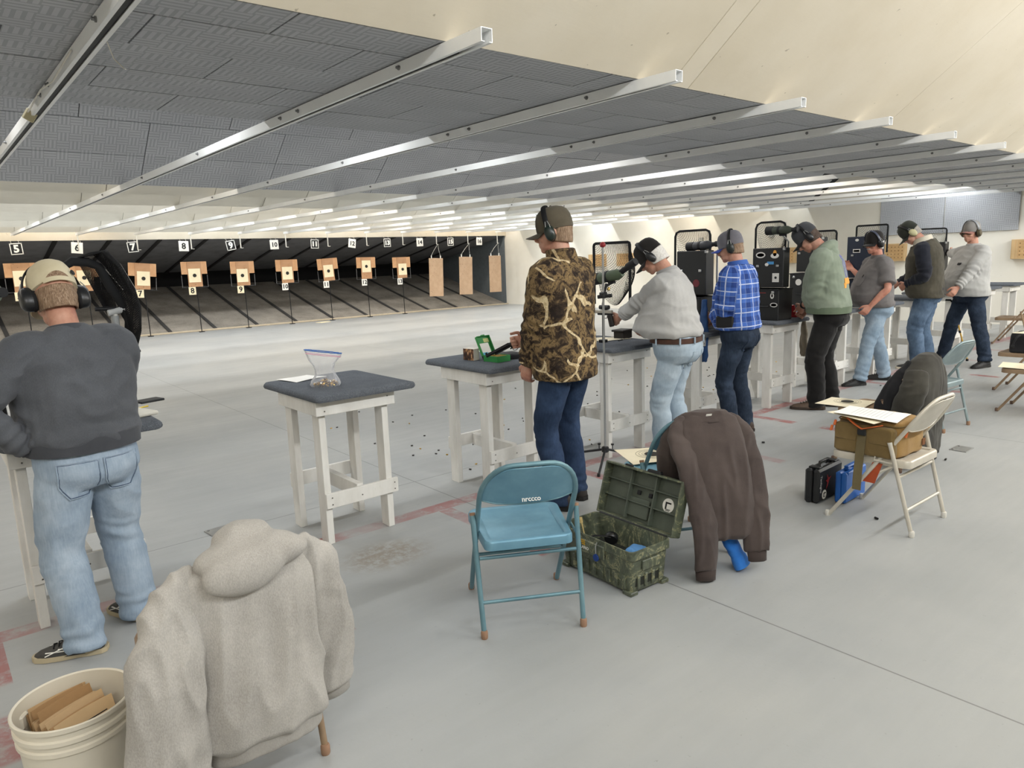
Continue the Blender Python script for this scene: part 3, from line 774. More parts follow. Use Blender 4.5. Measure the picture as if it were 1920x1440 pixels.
    hm = G.hm; h3 = Rh
    def he(cc, r, R2=None): ellip(mb, hm @ Vector(cc), tuple(q * s * hscale for q in r), h3 @ R2 if R2 else h3)
    cb, _ = F(1.46)
    limb(mb, [S(cb + R @ Vector((0, -.015, 0))), S(c + R @ Vector((0, -.008, .0))), hm @ Vector((0, -.012, .06))], [.068 * s, .061 * s, .06 * s], 18)
    he((0, -.006, .132), (.075, .097, .102)); he((0, .040, .085), (.060, .056, .080)); he((0, .048, .035), (.050, .048, .040)); he((0, .074, .012), (.026, .022, .020))
    he((0, .080, .122), (.048, .018, .016)); he((.030, .070, .075), (.025, .022, .026)); he((-.030, .070, .075), (.025, .022, .026))
    limb(mb, [hm @ Vector((0, .088, .115)), hm @ Vector((0, .104, .092)), hm @ Vector((0, .112, .075)), hm @ Vector((0, .098, .066))], [.009 * s, .012 * s, .0155 * s, .010 * s], 10)
    he((0, .092, .046), (.024, .012, .007)); he((0, .090, .033), (.022, .012, .008))
    for sx in (-1, 1): he((sx * .077, -.008, .098), (.010, .020, .031))
    def hand(k):
        sx = (-1, 1)[k]; d = hd[k]
        if handdir[k]: d = (inv.to_3x3() @ Vector(handdir[k])).normalized()
        pn = Vector(palm[k]) if palm[k] else Vector((-sx, 0, 0)); pn = inv.to_3x3() @ pn if palm[k] else pn
        pn = (pn - d * pn.dot(d)).normalized(); sd = d.cross(pn).normalized()       # sd: across the palm
        th_s = 1.0 if sd.dot(Vector((0, 1, .3))) > 0 else -1.0                      # thumb to the front / top
        w0 = wr[k]
        rr = []
        for (q, a, b) in ((0, .028, .021), (.03, .034, .019), (.06, .042, .018), (.088, .044, .016), (.100, .040, .012)): rr.append(ring(S(w0 + d * q), sd, pn, a * s, b * s, 14, 2.4))
        mb.loft(rr)
        curl = {'relax': (.45, .55, .4), 'grip': (1.0, 1.25, .8), 'flat': (.12, .15, .1)}[hands[k]]
        for j, (o, L) in enumerate(((.032, .072), (.0105, .082), (-.0105, .076), (-.032, .060))):
            p = w0 + d * .088 + sd * (o * th_s); ang = 0; P = [w0 + d * .07 + sd * (o * th_s * .9), p]
            for q in range(3):
                ang += curl[q] * (1 + .12 * j); dd = d * math.cos(ang) + pn * math.sin(ang); p = p + dd * (L * (.45, .31, .26)[q]); P.append(p)
            limb(mb, [S(q) for q in P], [.0098 * s, .0098 * s, .0092 * s, .0085 * s, .0072 * s], 8, sub=2)
        tb = w0 + d * .028 + sd * (.026 * th_s); t1 = tb + (d * .6 + sd * th_s * .75 + pn * .25).normalized() * .045; t2 = t1 + (d * .9 + pn * (.5 if hands[k] != 'flat' else .1)).normalized() * .032; t3 = t2 + (d * .8 + pn * .6).normalized() * .024
        limb(mb, [S(q) for q in (tb - d * .01, t1, t2, t3)], [.016 * s, .0125 * s, .0108 * s, .0085 * s], 8, sub=2)
    for k in (0, 1):
        limb(mb, [S(sh[k]), S(sh[k].lerp(el[k], .5)), S(el[k]), S(el[k].lerp(wr[k], .35)), S(wr[k])], [.050 * s, .046 * s, .040 * s, .041 * s, .027 * s], 14)
        hand(k)
        limb(mb, [S(hipc[k]), S(kn[k]), S(an[k])], [.07 * s, .052 * s, .04 * s], 12)
    body = put('body', fuse(mb, voxel * .72, 2, name='body', sfac=.4), skin or m_skin, root, smooth=180, fix=False)
    for sx in (-1, 1):
        e = put('eye', ellip(MB(), hm @ Vector((sx * .031, .0855, .101)), (.0125 * s, .010 * s, .0095 * s), h3, 10, 8), m_eyew, root)
        put('iris', ellip(MB(), hm @ Vector((sx * .031, .0925, .101)), (.0058 * s, .004 * s, .0058 * s), h3, 8, 6), m_eye, e)
    # ---------------- trousers
    mb = MB(); pr = [(.80, -.012, .150 * w_ + f * .15, .118 + f * .15, 2.2), (.86, -.018, .174 * w_ + f * .22, .134 + f * .25, 2.3), (.92, -.012, .176 * w_ + f * .25, .132 + f * .3, 2.3), (.985, .0, .168 * w_ + f * .28, .122 + f * .38, 2.3), (1.02, .002, .164 * w_ + f * .28, .118 + f * .38, 2.3)]
    mb.loft([sect(*q) for q in pr])
    bones = []
    for k, sx in enumerate((-1, 1)):
        hp = hipc[k]; b_ = an[k] + Vector((0, -.008, -.052))
        limb(mb, [S(hp + Vector((0, -.006, .03))), S(hp.lerp(kn[k], .35) + Vector((0, -.004, 0))), S(kn[k] + Vector((0, -.002, 0))), S(kn[k].lerp(an[k], .45) + Vector((0, -.012, 0))), S(b_)], [.098 * s * (1 + f * .2), .090 * s * legw, .073 * s * legw, .068 * s * legw, .066 * s * legw], 20)
        bones += [(S(hp), S(kn[k]), .08, 0), (S(kn[k]), S(b_), .07, .45)]
    pm = fuse(mb, voxel * 1.15, 3, folds(.006, (8, 8, 7), .0015, [(0, .95, .2, .0035, 26), (2, .95, .2, .0035, 26), (1, .12, .18, .0035, 24), (3, .12, .18, .0035, 24), (1, .92, .2, .006, 34), (3, .92, .2, .006, 34)], seed + 3.3), bones, 'trousers')
    G.pants = put('trousers', pm, pants, root, smooth=180, fix=False); G.pm = pm
    # ---------------- shoes
    for k in (0, 1):
        fx, fy, fyaw = feet[k]; Ry = Matrix.Rotation(math.radians(fyaw), 3, 'Z'); o = S(an[k]); o = Vector((o.x, o.y, 0))
        up_ = MB(); rr = []
        for (y, a, zt) in ((-.078, .022, .055), (-.07, .034, .085), (-.04, .040, .105), (.0, .042, .105), (.05, .044, .085), (.10, .047, .066), (.15, .046, .052), (.185, .036, .042), (.205, .016, .030)):
            rr.append([Ry @ (Vector((math.cos(t) * a * 1.02, y, .018 + max(0, math.sin(t)) * (zt - .018) * 1.0 + min(0, math.sin(t)) * .006)) * s * 1.04) + o for t in [2 * PI * q / 16 for q in range(16)]])
        up_.loft(rr)
        so = put('shoe', up_, M(shoe[0], .6, var=.2, sc=30), root, smooth=60)
        sl = MB(); poly = [(.020, -.088), (.038, -.07), (.043, -.02), (.041, .03), (.049, .10), (.047, .16), (.034, .20), (.012, .216)]; poly = poly + [(-x, y) for (x, y) in poly[::-1]]
        sl.prism([tuple((Ry.to_2x2() @ Vector(q)) * s * 1.04 + Vector((o.x, o.y))) for q in poly], .002, .026 * s)
        put('sole', sl, M(shoe[1], .7), so, smooth=30)
        lc = MB()
        for q in range(4):
            y = .055 + q * .022; zz = .088 - q * .0085
            lc.tube([Ry @ (Vector((-.026, y, zz - .008)) * s * 1.04) + o, Ry @ (Vector((0, y + .004, zz + .003)) * s * 1.04) + o, Ry @ (Vector((.026, y, zz - .008)) * s * 1.04) + o], .003, 5)
        put('laces', lc, M(0x121214, .8), so)
    # ---------------- shirt
    mb = MB(); e_ = ease; t_ = []
    c0 = hem
    t_.append((hem - hemdrop, -.008 + f * .2, .174 * w_ + f * .35 + e_, .130 + f * .5 + e_, 2.3)); t_.append((hem + .03, -.006 + f * .25, .181 * w_ + f * .4 + e_, .136 + f * .58 + e_, 2.3))
    for q in prof:
        if q[0] > hem + .05: t_.append((q[0], q[1], q[2] + .008 + e_ * (1.0 if q[0] < 1.4 else .4), q[3] + .008 + e_ * (1.0 if q[0] < 1.4 else .4), q[4]))
    t_[-1] = (1.525, -.018, .074, .074, 2.0)
    mb.loft([sect(*q) for q in t_])
    c0_, _ = F(.98); c1_, _ = F(1.42); bones = [(S(c0_), S(c1_), .17, 0)]
    for k in (0, 1):
        c, R = F(1.42); inn = c + R @ Vector(((-1, 1)[k] * .09 * w_, -.012, .012))
        if short:
            end = sh[k].lerp(el[k], .82); P = [inn, sh[k], sh[k].lerp(el[k], .45), end]; r_ = [.075, .082, .078, .080]
            bones.append((S(sh[k]), S(el[k]), .075, 0))
        else:
            q = sleeve[k]; end = el[k].lerp(wr[k], q * .97); P = [inn, sh[k], sh[k].lerp(el[k], .5), el[k], el[k].lerp(end, .55), end]; r_ = [.072, .080, .072, .061 + .004, .054, .043 if q > .8 else .052]
            bones += [(S(sh[k]), S(el[k]), .07, 0), (S(el[k]), S(end), .06, .3)]
        limb(mb, [S(q) for q in P], [q * s * sleevew for q in r_], 18)
    ex = []
    for bb in range(1, len(bones)): ex.append((bb, .95 if bb % 2 else .15, .3, .006, 24))
    if not short: ex += [(2, .85, .3, .006, 34), (4, .85, .3, .006, 34)]
    sm = fuse(mb, voxel, 3, folds(foldamp, (6, 6, 10), .0012, ex, seed), bones, 'shirt')
    G.shirt = put(top[0], sm, top[1], root, smooth=180, fix=False); G.sm = sm; G.S = S; G.sect = sect; G.w = w_; G.fat = f
    if cuffs:   # ribbed hem and cuffs
        hb = MB(); hb.loft([sect(hem - hemdrop - .028, -.008 + f * .2, .170 * w_ + f * .35 + e_, .126 + f * .5 + e_, 2.3), sect(hem - hemdrop - .032, -.008 + f * .2, .180 * w_ + f * .35 + e_, .137 + f * .5 + e_, 2.3), sect(hem + .028, -.006 + f * .22, .185 * w_ + f * .37 + e_, .142 + f * .53 + e_, 2.3), sect(hem + .03, -.006 + f * .22, .17 * w_ + f * .37 + e_, .128 + f * .53 + e_, 2.3)])
        put('hem_band', hb, cuffs, root, smooth=60)
        for k in (0, 1):
            if sleeve[k] > .8:
                e1 = el[k].lerp(wr[k], sleeve[k] * .97); dd = (wr[k] - el[k]).normalized()
                put('cuff', MB().tube([S(e1 - dd * .03), S(e1 - dd * .02), S(e1 + dd * .022), S(e1 + dd * .026)], [.034 * s, .041 * s, .038 * s, .03 * s], 18), cuffs, root, smooth=60)
    if collar:
        hb = MB(); hb.loft([sect(1.495, -.02, .080, .080, 2), sect(1.50, -.02, .088, .088, 2), sect(1.528, -.016, .078, .080, 2), sect(1.533, -.016, .070, .072, 2)]); put('neckband', hb, collar, root, smooth=60)
    if belt:
        hb = MB(); zb = .975; o = f * .1
        hb.loft([sect(zb - .022, 0 + o * .0, .168 * w_ + f * .28, .122 + f * .38, 2.3), sect(zb - .018, 0, .178 * w_ + f * .29, .132 + f * .4, 2.3), sect(zb + .016, 0, .177 * w_ + f * .29, .131 + f * .4, 2.3), sect(zb + .02, 0, .166 * w_ + f * .28, .12 + f * .38, 2.3)])
        G.belt = put('belt', hb, belt, root, smooth=50)
    return G
def cap(G, col, brimcol=None, backward=False, brim_len=.075, tilt=0.0, strap=True):
    hm = G.hm; R = Matrix.Rotation(PI, 4, 'Z') if backward else Matrix.Identity(4)
    T = hm @ Matrix.Translation((0, -.004, .110)) @ R @ Matrix.Rotation(math.radians(tilt), 4, 'X')
    mb = MB(); n = 28; prof = [(.99, -.006), (1.005, .02), (1.0, .048), (.945, .080), (.83, .106), (.62, .124), (.35, .134), (.08, .138)]
    rings = []
    for (k, z) in prof:
        rings.append([T @ Vector((math.cos(2 * PI * q / n) * .0845 * k, math.sin(2 * PI * q / n) * .107 * k, z + (.012 if z < .01 and math.sin(2 * PI * q / n) < -.2 else 0))) for q in range(n)])
    mb.loft(rings)
    c = put('cap', mb, col, G.root, smooth=60)
    mb = MB()
    def fn(u, v):
        a = (u - .5) * 2.1; r0 = .104; r1 = .104 + brim_len * (1 - abs(u - .5) ** 2.2 * 2.2)
        y = r0 + (r1 - r0) * v; x = math.sin(a) * .086 * (1 + .05 * v)
        yb = math.cos(a) * .104; return T @ Vector((x, yb + (y - r0) * .98, .004 - .010 * v - .028 * (abs(x) / .086) ** 2 * (1.0) * (.35 + .65 * v)))
    mb.sheet(fn, 16, 6, .004 * G.s)
    put('brim', mb, brimcol or col, c, smooth=60)
    put('button', ellip(MB(), T @ Vector((0, 0, .138)), (.007 * G.s,) * 3, None, 8, 6), col, c)
    return c, T
def muffs(G, cupcol=None, bandcol=None, roll=0.0, back=0.0, bandw=.014, cup=(.034, .030, .047)):
    hm = G.hm @ Matrix.Rotation(math.radians(back), 4, 'X'); cupm = cupcol or m_muff; bm_ = bandcol or m_band
    pts = []; N = 22
    for i in range(N + 1):
        a = PI * i / N; pts.append(hm @ Vector((math.cos(a) * .101, -.006, .128 + math.sin(a) * .128)))
    pts = [hm @ Vector((.108, -.008, .095))] + pts + [hm @ Vector((-.108, -.008, .095))]
    mb = MB().tube(pts, bandw * G.s, 10, flat=.35, up=(hm.to_3x3() @ Vector((1, 0, 0))))
    b = put('ear_muffs', mb, bm_, G.root, smooth=60)
    for sx in (-1, 1):
        R = hm.to_3x3().normalized(); m2 = MB()
        rr = []
        for (x, k) in ((.074, .80), (.078, .96), (.086, 1.0), (.100, .98), (.112, .90), (.119, .70), (.122, .35)):
            rr.append([hm @ Vector((sx * x, -.008 + math.cos(2 * PI * q / 20) * cup[1] * k, .094 + math.sin(2 * PI * q / 20) * cup[2] * k)) for q in range(20)])
        m2.loft(rr); put('ear_cup', m2, cupm, b, smooth=50)
        m3 = MB(); rr = []
        for (x, k) in ((.070, .7), (.071, .95), (.077, 1.03), (.083, 1.0), (.084, .8)): rr.append([hm @ Vector((sx * x, -.008 + math.cos(2 * PI * q / 20) * cup[1] * k, .094 + math.sin(2 * PI * q / 20) * cup[2] * k)) for q in range(20)])
        m3.loft(rr); put('cushion', m3, m_cush, b, smooth=50)
        wy = MB()
        for yy in (-.02, .004): wy.tube([hm @ Vector((sx * .104, yy * .5 - .006, .16)), hm @ Vector((sx * .113, yy - .004, .135)), hm @ Vector((sx * .115, yy - .004, .10))], .0025 * G.s, 6)
        put('wire_yoke', wy, m_galv, b)
    return b
def hair(G, mat, top=.118, low=.015, thick=.008, front=.02, full=False):
    hm = G.hm; mb = MB(); z0 = low
    def fn(u, v):
        a = -PI / 2 + (u - .5) * (2 * PI * (.60 if not full else .66)); zc = low + (top - low) * v
        dz = (zc - .132) / .102; k = math.sqrt(max(.02, 1 - dz * dz)) if zc > .10 else (.93 + .0 * zc) * (1 - .16 * ((.10 - zc) / .1) ** 1.5)
        rr = thick + .0035 * noise.noise(Vector((math.cos(a) * 6, math.sin(a) * 6, zc * 40)))
        zz = zc + (.028 * (abs(u - .5) * 2) ** 2 * (1 - v))
        return hm @ Vector((math.cos(a) * (.074 * k + rr), -.006 + math.sin(a) * (.094 * k + rr), zz))
    mb.sheet(fn, 36, 12, .008 * G.s); return put('hair', mb, mat, G.root, smooth=180)
def glasses(G, rim=None):
    hm = G.hm; mb = MB()
    for sx in (-1, 1):
        pts = [hm @ Vector((sx * (.032 + .021 * math.cos(2 * PI * q / 16)), .106 - .010 * abs(math.cos(2 * PI * q / 16)) * (1 if math.cos(2 * PI * q / 16) > 0 else 0), .102 + .016 * math.sin(2 * PI * q / 16))) for q in range(16)]
        mb.tube(pts, .0022 * G.s, 6, closed=True)
        mb.tube([hm @ Vector((sx * .053, .097, .106)), hm @ Vector((sx * .075, .06, .108)), hm @ Vector((sx * .079, -.005, .112))], .0022 * G.s, 6)
    mb.tube([hm @ Vector((-.012, .106, .105)), hm @ Vector((0, .112, .108)), hm @ Vector((.012, .106, .105))], .002 * G.s, 6)
    return put('glasses', mb, rim or m_glassrim, G.root, smooth=60)
def pocket(G, me, z, x, half, low, back=True, mat=None, name='pocket', off=.003, parent=None, yaw=0.0, stitch=None):
    """patch pocket seen on a garment at height z, offset x from the middle"""
    c, R = G.F(z); n_ = R @ Vector((math.sin(yaw), -math.cos(yaw), 0)) if back else R @ Vector((math.sin(yaw), math.cos(yaw), 0))
    u = R @ Vector((1, 0, 0)); v = R @ Vector((0, 0, 1)); o = G.S(c + R @ Vector((x, 0, 0)))
    ol = Outline(-low, 0.0, lambda b: (-half * (.55 + .45 * min(1, b * 3)), half * (.55 + .45 * min(1, b * 3))))
    pm_ = patch(me, o, n_, u, v, ol, off); ob = put(name, pm_, mat, parent or G.root, smooth=40)
    if stitch:
        n = 8; V = [Vector(q) for q in pm_.v[:(n + 1) ** 2]]; ix = [i * (n + 1) for i in range(n + 1)] + [n * (n + 1) + j for j in range(1, n + 1)] + [i * (n + 1) + n for i in range(n - 1, -1, -1)] + [j for j in range(n - 1, 0, -1)]
        cen = sum(V, Vector()) / len(V); put('stitching', MB().tube([cen + (V[i] - cen) * .93 + n_ * .002 for i in ix], .0013, 4, closed=True), stitch, ob)
        ob2 = MB().tube([V[i] + n_ * .0005 for i in ix], .0022, 5, closed=True); put('pocket_edge', ob2, mat, ob, smooth=60)
    return ob
def at(px, py, Y):
    """point of the place seen at a pixel of the photograph, at a known depth Y downrange"""
    d = _right * ((px - 960) / F_PX) + _down * ((py - 720) / F_PX) + _fwd
    return Vector((0, 0, CAMH)) + d * (Y / d.y)
def atz(px, py, z):
    d = _right * ((px - 960) / F_PX) + _down * ((py - 720) / F_PX) + _fwd
    return Vector((0, 0, CAMH)) + d * ((z - CAMH) / d.z)
def atx(px, py, X):
    d = _right * ((px - 960) / F_PX) + _down * ((py - 720) / F_PX) + _fwd
    return Vector((0, 0, CAMH)) + d * (X / d.x)
# ================================================================== people
m_khaki = cloth('khaki_cotton', 0xCFC4A6, 0xBCAF8E, 0xDDD4BA)
m_blackcap = cloth('black_cotton', 0x2A2725, 0x1C1A19, 0x3A3633)
m_hairb = mat_hair(0x8A7059, 0x5E4A39, 0xB09A82); m_hairw = mat_hair(0xDAD6CF, 0xB9B4AC, 0xF0EEEA); m_hairg = mat_hair(0x9B958C, 0x6F6962, 0xBDB8B0); m_haird = mat_hair(0x4A3A30, 0x2E241D, 0x6A5646)
m_leather = M(0x4A2F24, .5, var=.25, sc=25); m_blackleather = M(0x191818, .5)
j_light = denim('light_denim', 0x96A6B7, 0x7C8FA3, 0xB4C1CE); j_pale = denim('pale_denim', 0xA3B3C0, 0x8A9CAC, 0xBECAD3); j_mid = denim('blue_denim', 0x29374F, 0x1E2A3D, 0x3E506E); j_dark = denim('dark_denim', 0x28313F, 0x1B222E, 0x414E62)
j_wash = denim('washed_denim', 0x55687F, 0x39485C, 0x7488A0); j_sky = denim('faded_denim', 0x8B9EB0, 0x718699, 0xABBAC7)
m_thread = M(0x30415C, .9)
# 1: man in a grey sweatshirt, far left
m_sw = cloth('grey_sweatshirt', 0x54565B, 0x474A4F, 0x63666C, heather=.25); m_sw2 = cloth('grey_rib', 0x484A4F, 0x3D3F44, 0x55585D)
p1 = person('man in dark grey sweatshirt, light jeans and khaki cap, hand in pocket, far left', (.485, 3.46), math.radians(9), 1.61, lean=3, ulean=8, fat=.075, wid=1.13, head=(-2, -18, 0),
            feet=((.372, 3.365, 66), (.62, 3.55, 25)), arms=((at(50, 842, 3.42), (-1, -.25, 0)), ((.60, 3.84, .99), (.25, -1, -.3))), pants=j_light, top=('sweatshirt', m_sw), hem=1.005, hemdrop=.01, legw=1.30, sleevew=1.16, ease=.012, hscale=1.17, cuffs=m_sw2, collar=m_sw2, seed=1.0, foldamp=.010, shoe=(0x3B3A38, 0xB5A88C), hands=('relax', 'grip'), voxel=.007)
hair(p1, m_hairb, top=.108, low=.018, thick=.005)
c_, T_ = cap(p1, m_khaki, tilt=-4)
op = MB(); op.sheet(lambda u, v: T_ @ Vector((math.sin((u - .5) * .95) * .0865, -math.cos((u - .5) * .95) * .1105, .012 + v * .028 * math.sin(PI * min(max(u, .02), .98)) ** .6)), 10, 4, .003); put('cap_opening', op, m_hairb, c_)
st = MB(); st.sheet(lambda u, v: T_ @ Vector((math.sin((u - .5) * 1.25) * .088, -math.cos((u - .5) * 1.25) * .1125, -.004 + v * .019)), 12, 2, .003); put('cap_strap', st, m_khaki, c_)
put('cap_badge', MB().lathe([(.012, 0), (.012, .003), (.008, .004)], 14, T_ @ Vector((.062, -.082, .045)), (T_.to_3x3().normalized() @ Euler((PI / 2, 0, .72)).to_matrix())), m_ink, c_)
muffs(p1, back=-4, cup=(.036, .036, .052))
for x in (-.085, .10):
    pk = pocket(p1, p1.pm, .93, x, .074, .155, True, j_light, 'back_pocket', .004, stitch=m_thread)
for so in [o for o in p1.root.children if o.name.startswith('shoe')]:
    vs = [v.co.copy() for v in so.data.vertices]
    for side in (0, 8):
        for (a, b) in ((3, 5), (4, 6), (6, 4)):
            q0 = vs[a * 16 + (1 if side == 0 else 7)]; q1 = vs[b * 16 + (2 if side == 0 else 6)]; c = sum(vs, Vector()) / len(vs); k = 1.03
            put('shoe_stripe', MB().tube([c + (q0 - c) * k, c + (q0.lerp(q1, .5) - c) * (k + .02), c + (q1 - c) * k], .004, 6, flat=.5), m_white, so, smooth=60)
# 2: man in camouflage
m_camo = mat_camo(); m_olive = cloth('olive_cap', 0x5A5346, 0x443F34, 0x6E6656)
p2 = person('man in brown camouflage jacket and dark blue jeans resting a revolver on the table', (3.12, 3.24), math.radians(12), 1.86, lean=2, ulean=2, fat=.03, wid=1.06, head=(22, -4, 0), feet=((3.005, 3.21, 30), (3.239, 3.29, 0)),
            arms=((at(990, 685, 3.40), (-.8, -.6, 0)), (at(985, 645, 3.66), (.6, -.6, -.4))), pants=j_mid, top=('jacket', m_camo), hem=.86, hemdrop=.05, legw=1.02, sleevew=1.18, ease=.02, seed=2.0, foldamp=.007, shoe=(0x2B2624, 0x1D1B1A), hands=('relax', 'grip'), handdir=(None, (-.55, .75, -.1)), palm=(None, (-.6, -.4, 0)), voxel=.008)
hair(p2, m_hairb, top=.118, low=.03); cap(p2, m_olive, tilt=-3); muffs(p2, M(0x1E2A26, .3, var=.1, spec=.5), back=-10, bandw=.016)
cl = MB(); cl.loft([p2.sect(1.47, -.02, .096, .088, 2), p2.sect(1.475, -.02, .106, .098, 2), p2.sect(1.565, -.008, .086, .088, 2), p2.sect(1.57, -.008, .076, .078, 2)]); put('collar', cl, m_camo, p2.root, smooth=50)
for x in (-.075, .085): pocket(p2, p2.pm, .90, x, .055, .13, True, j_mid, 'back_pocket', .003, stitch=m_thread)
# 3: heavy man in pale grey shirt
m_lg = cloth('pale_grey_jersey', 0xB3B2B0, 0x9F9E9D, 0xC4C3C0, heather=.2); m_lg2 = cloth('pale_grey_rib', 0xA8A7A5, 0x979694, 0xB8B7B4)
p3 = person('heavy white-haired man in pale grey long-sleeved shirt bending over the table beside the steel pole', (4.47, 3.44), math.radians(22), 1.72, lean=9, ulean=12, fat=.17, wid=1.16, head=(10, -22, 0), feet=((4.36, 3.47, 30), (4.60, 3.44, 12)), pelvis=(0, -.03),
            arms=((at(1152, 602, 3.92), (-.9, -.5, -.2)), (at(1200, 628, 4.0), (.6, -.6, 0))), pants=j_pale, top=('shirt', m_lg), hem=1.0, legw=1.10, sleevew=1.05, ease=.006, seed=5.0, foldamp=.009, belt=m_leather, sleeve=(.86, .9), collar=m_lg2, hands=('grip', 'grip'), voxel=.008)
hair(p3, m_hairw, top=.118, low=.01, thick=.015); c_, T_ = cap(p3, m_blackcap, tilt=-4)
lb = MB(); lb.sheet(lambda u, v: T_ @ Vector((math.sin((u - .2) * 1.1) * .0875, -math.cos((u - .2) * 1.1) * .111, .012 + v * .016)), 8, 2, .002); put('cap_label', lb, m_white, c_)
muffs(p3, back=-6)
pocket(p3, p3.pm, .89, .10, .058, .14, True, j_pale, 'back_pocket', .003, stitch=m_thread); pocket(p3, p3.pm, .89, -.085, .058, .14, True, j_pale, 'back_pocket', .003, stitch=m_thread)
def loops(G, mat, xs):
    for a in xs:
        q = G.sect(.975, 0, .182 * G.w + G.fat * .29, .136 + G.fat * .41, 2.3); v = q[int(a) % 30]; c, R = G.F(.975)
        put('belt_loop', MB().box(v, (.012, .012, .055), (0, 0, 0), .002), mat, G.root, smooth=0)
loops(p3, j_pale, (13, 17, 20, 23, 26))
# 4: man in blue plaid
m_plaid = mat_plaid(); m_plaid2 = cloth('blue_collar', 0x4668B2, 0x33529A, 0x6A86C4); m_gcap = cloth('grey_cap', 0x76747A, 0x5E5D63, 0x8C8A8E); m_bluebrim = cloth('blue_brim', 0x3A4FA0, 0x2C3D80, 0x5068BE)
p4 = person('man with glasses in blue plaid shirt and dark jeans standing at the table', (5.46, 3.50), math.radians(10), 1.73, lean=3, ulean=5, fat=.07, wid=1.06, head=(8, -8, 0), feet=((5.36, 3.50, 18), (5.58, 3.49, -5)),
            arms=((at(1335, 596, 3.72), (-.5, -.9, 0)), (at(1342, 598, 3.79), (.6, -.6, 0))), pants=j_dark, top=('shirt', m_plaid), hem=.955, legw=1.03, sleevew=1.12, ease=.014, seed=7.0, foldamp=.006, belt=m_blackleather, sleeve=(.84, .84), hands=('grip', 'grip'), shoe=(0x3A2A22, 0x2A211C), voxel=.008)
hair(p4, m_hairb, top=.118, low=.03); cap(p4, m_gcap, m_bluebrim, tilt=2); muffs(p4, M(0x1D2422, .4), back=6); glasses(p4)
put('moustache', ellip(MB(), p4.hm @ Vector((0, .100, .052)), (.026 * p4.s, .010 * p4.s, .007 * p4.s), p4.hm.to_3x3().normalized(), 12, 8), m_hairg, p4.root)
cl = MB(); cl.loft([p4.sect(1.50, -.02, .082, .080, 2), p4.sect(1.505, -.02, .090, .090, 2), p4.sect(1.545, -.014, .084, .084, 2), p4.sect(1.548, -.014, .072, .072, 2)]); put('collar', cl, m_plaid2, p4.root, smooth=50)
for x in (-.08, .085): pocket(p4, p4.pm, .90, x, .055, .13, True, j_dark, 'back_pocket', .003, stitch=m_thread)
hz = at(1352, 590, 3.50); lm = (Matrix.Translation((5.46, 3.50, 0)) @ Matrix.Rotation(math.radians(10), 4, 'Z')).inverted()
put('belt_pouch', MB().box((-.215, .03, 1.0), (.045, .15, .10), (0, 0, .1), .012), m_blackleather, p4.root)
# 5: man in green hoodie
m_green = cloth('green_fleece', 0x828C7C, 0x6E7869, 0x959F8E); m_green2 = cloth('green_rib', 0x66735F, 0x58634F, 0x76836E); m_blkp = cloth('black_cargo_cloth', 0x1F1E1E, 0x171616, 0x2C2B2A); m_dcap = cloth('charcoal_cap', 0x4C4D50, 0x3A3B3E, 0x606164)
p5 = person('man in green hoodie with purple back emblem and black trousers bending over red boxes', (6.90, 3.44), math.radians(18), 1.86, lean=10, ulean=12, fat=.075, wid=1.14, head=(8, -26, 0), feet=((6.77, 3.46, 33), (7.03, 3.43, 5)), pelvis=(0, -.02),
            arms=((atx(1506, 574, 6.80), (-.7, -.8, -.2)), (atx(1512, 580, 6.98), (.6, -.6, 0))), pants=m_blkp, top=('hoodie', m_green), hem=.95, legw=1.16, sleevew=1.2, ease=.02, seed=9.0, foldamp=.007, cuffs=m_green2, sleeve=(.55, .55), hands=('grip', 'grip'), shoe=(0x57463A, 0x3A2F28), voxel=.008)
hair(p5, m_haird, top=.118, low=.02); cap(p5, m_dcap, m_blackcap, tilt=2); muffs(p5, back=4)
mb = MB(); c, R = p5.F(1.50)
limb(mb, [p5.S(c + R @ Vector(q)) for q in ((-.10, .045, -.03), (-.115, -.03, .0), (-.07, -.095, .015), (0, -.115, .01), (.07, -.095, .015), (.115, -.03, .0), (.10, .045, -.03))], [.030 * p5.s, .040 * p5.s, .046 * p5.s, .052 * p5.s, .046 * p5.s, .040 * p5.s, .030 * p5.s], 14)
ellip(mb, p5.S(c + R @ Vector((0, -.10, -.05))), (.10 * p5.s, .045 * p5.s, .075 * p5.s), R)
put('hood', fuse(mb, .008, 4, folds(.004, (9, 9, 9), .001)), m_green, p5.root, smooth=180, fix=False)
for k in (0, 1):
    e1 = p5.el[k].lerp(p5.wr[k], .53); dd = (p5.wr[k] - p5.el[k]).normalized(); put('cuff', MB().tube([p5.S(e1 - dd * .04), p5.S(e1 - dd * .03), p5.S(e1 + dd * .02), p5.S(e1 + dd * .025)], [.044 * p5.s, .056 * p5.s, .052 * p5.s, .04 * p5.s], 18), m_green2, p5.root, smooth=60)
c, R = p5.F(1.27); bk = R @ Vector((0, -1, 0)); ux = R @ Vector((1, 0, 0)); vz = R @ Vector((0, 0, 1)); o_ = p5.S(c)
pur = M(0x6E6AA8, .8, var=.3, sc=40); orng = M(0xE0A04A, .8, var=.15, sc=30); pale = M(0xB9B7D2, .8)
def disc(half, h): return Outline(-h, h, lambda b: (-half * math.sqrt(max(.0004, 1 - (2 * b - 1) ** 2)), half * math.sqrt(max(.0004, 1 - (2 * b - 1) ** 2))))
em = put('emblem', patch(p5.sm, o_ + ux * .0 + vz * .03, bk, ux, vz, disc(.085, .14), .0015, 14, .002), pur, p5.root, smooth=60)
put('emblem_field', patch(p5.sm, o_ + vz * .03, bk, ux, vz, disc(.066, .115), .003, 14, .002), M(0x8E9A90, .8, var=.35, sc=45), em, smooth=60)
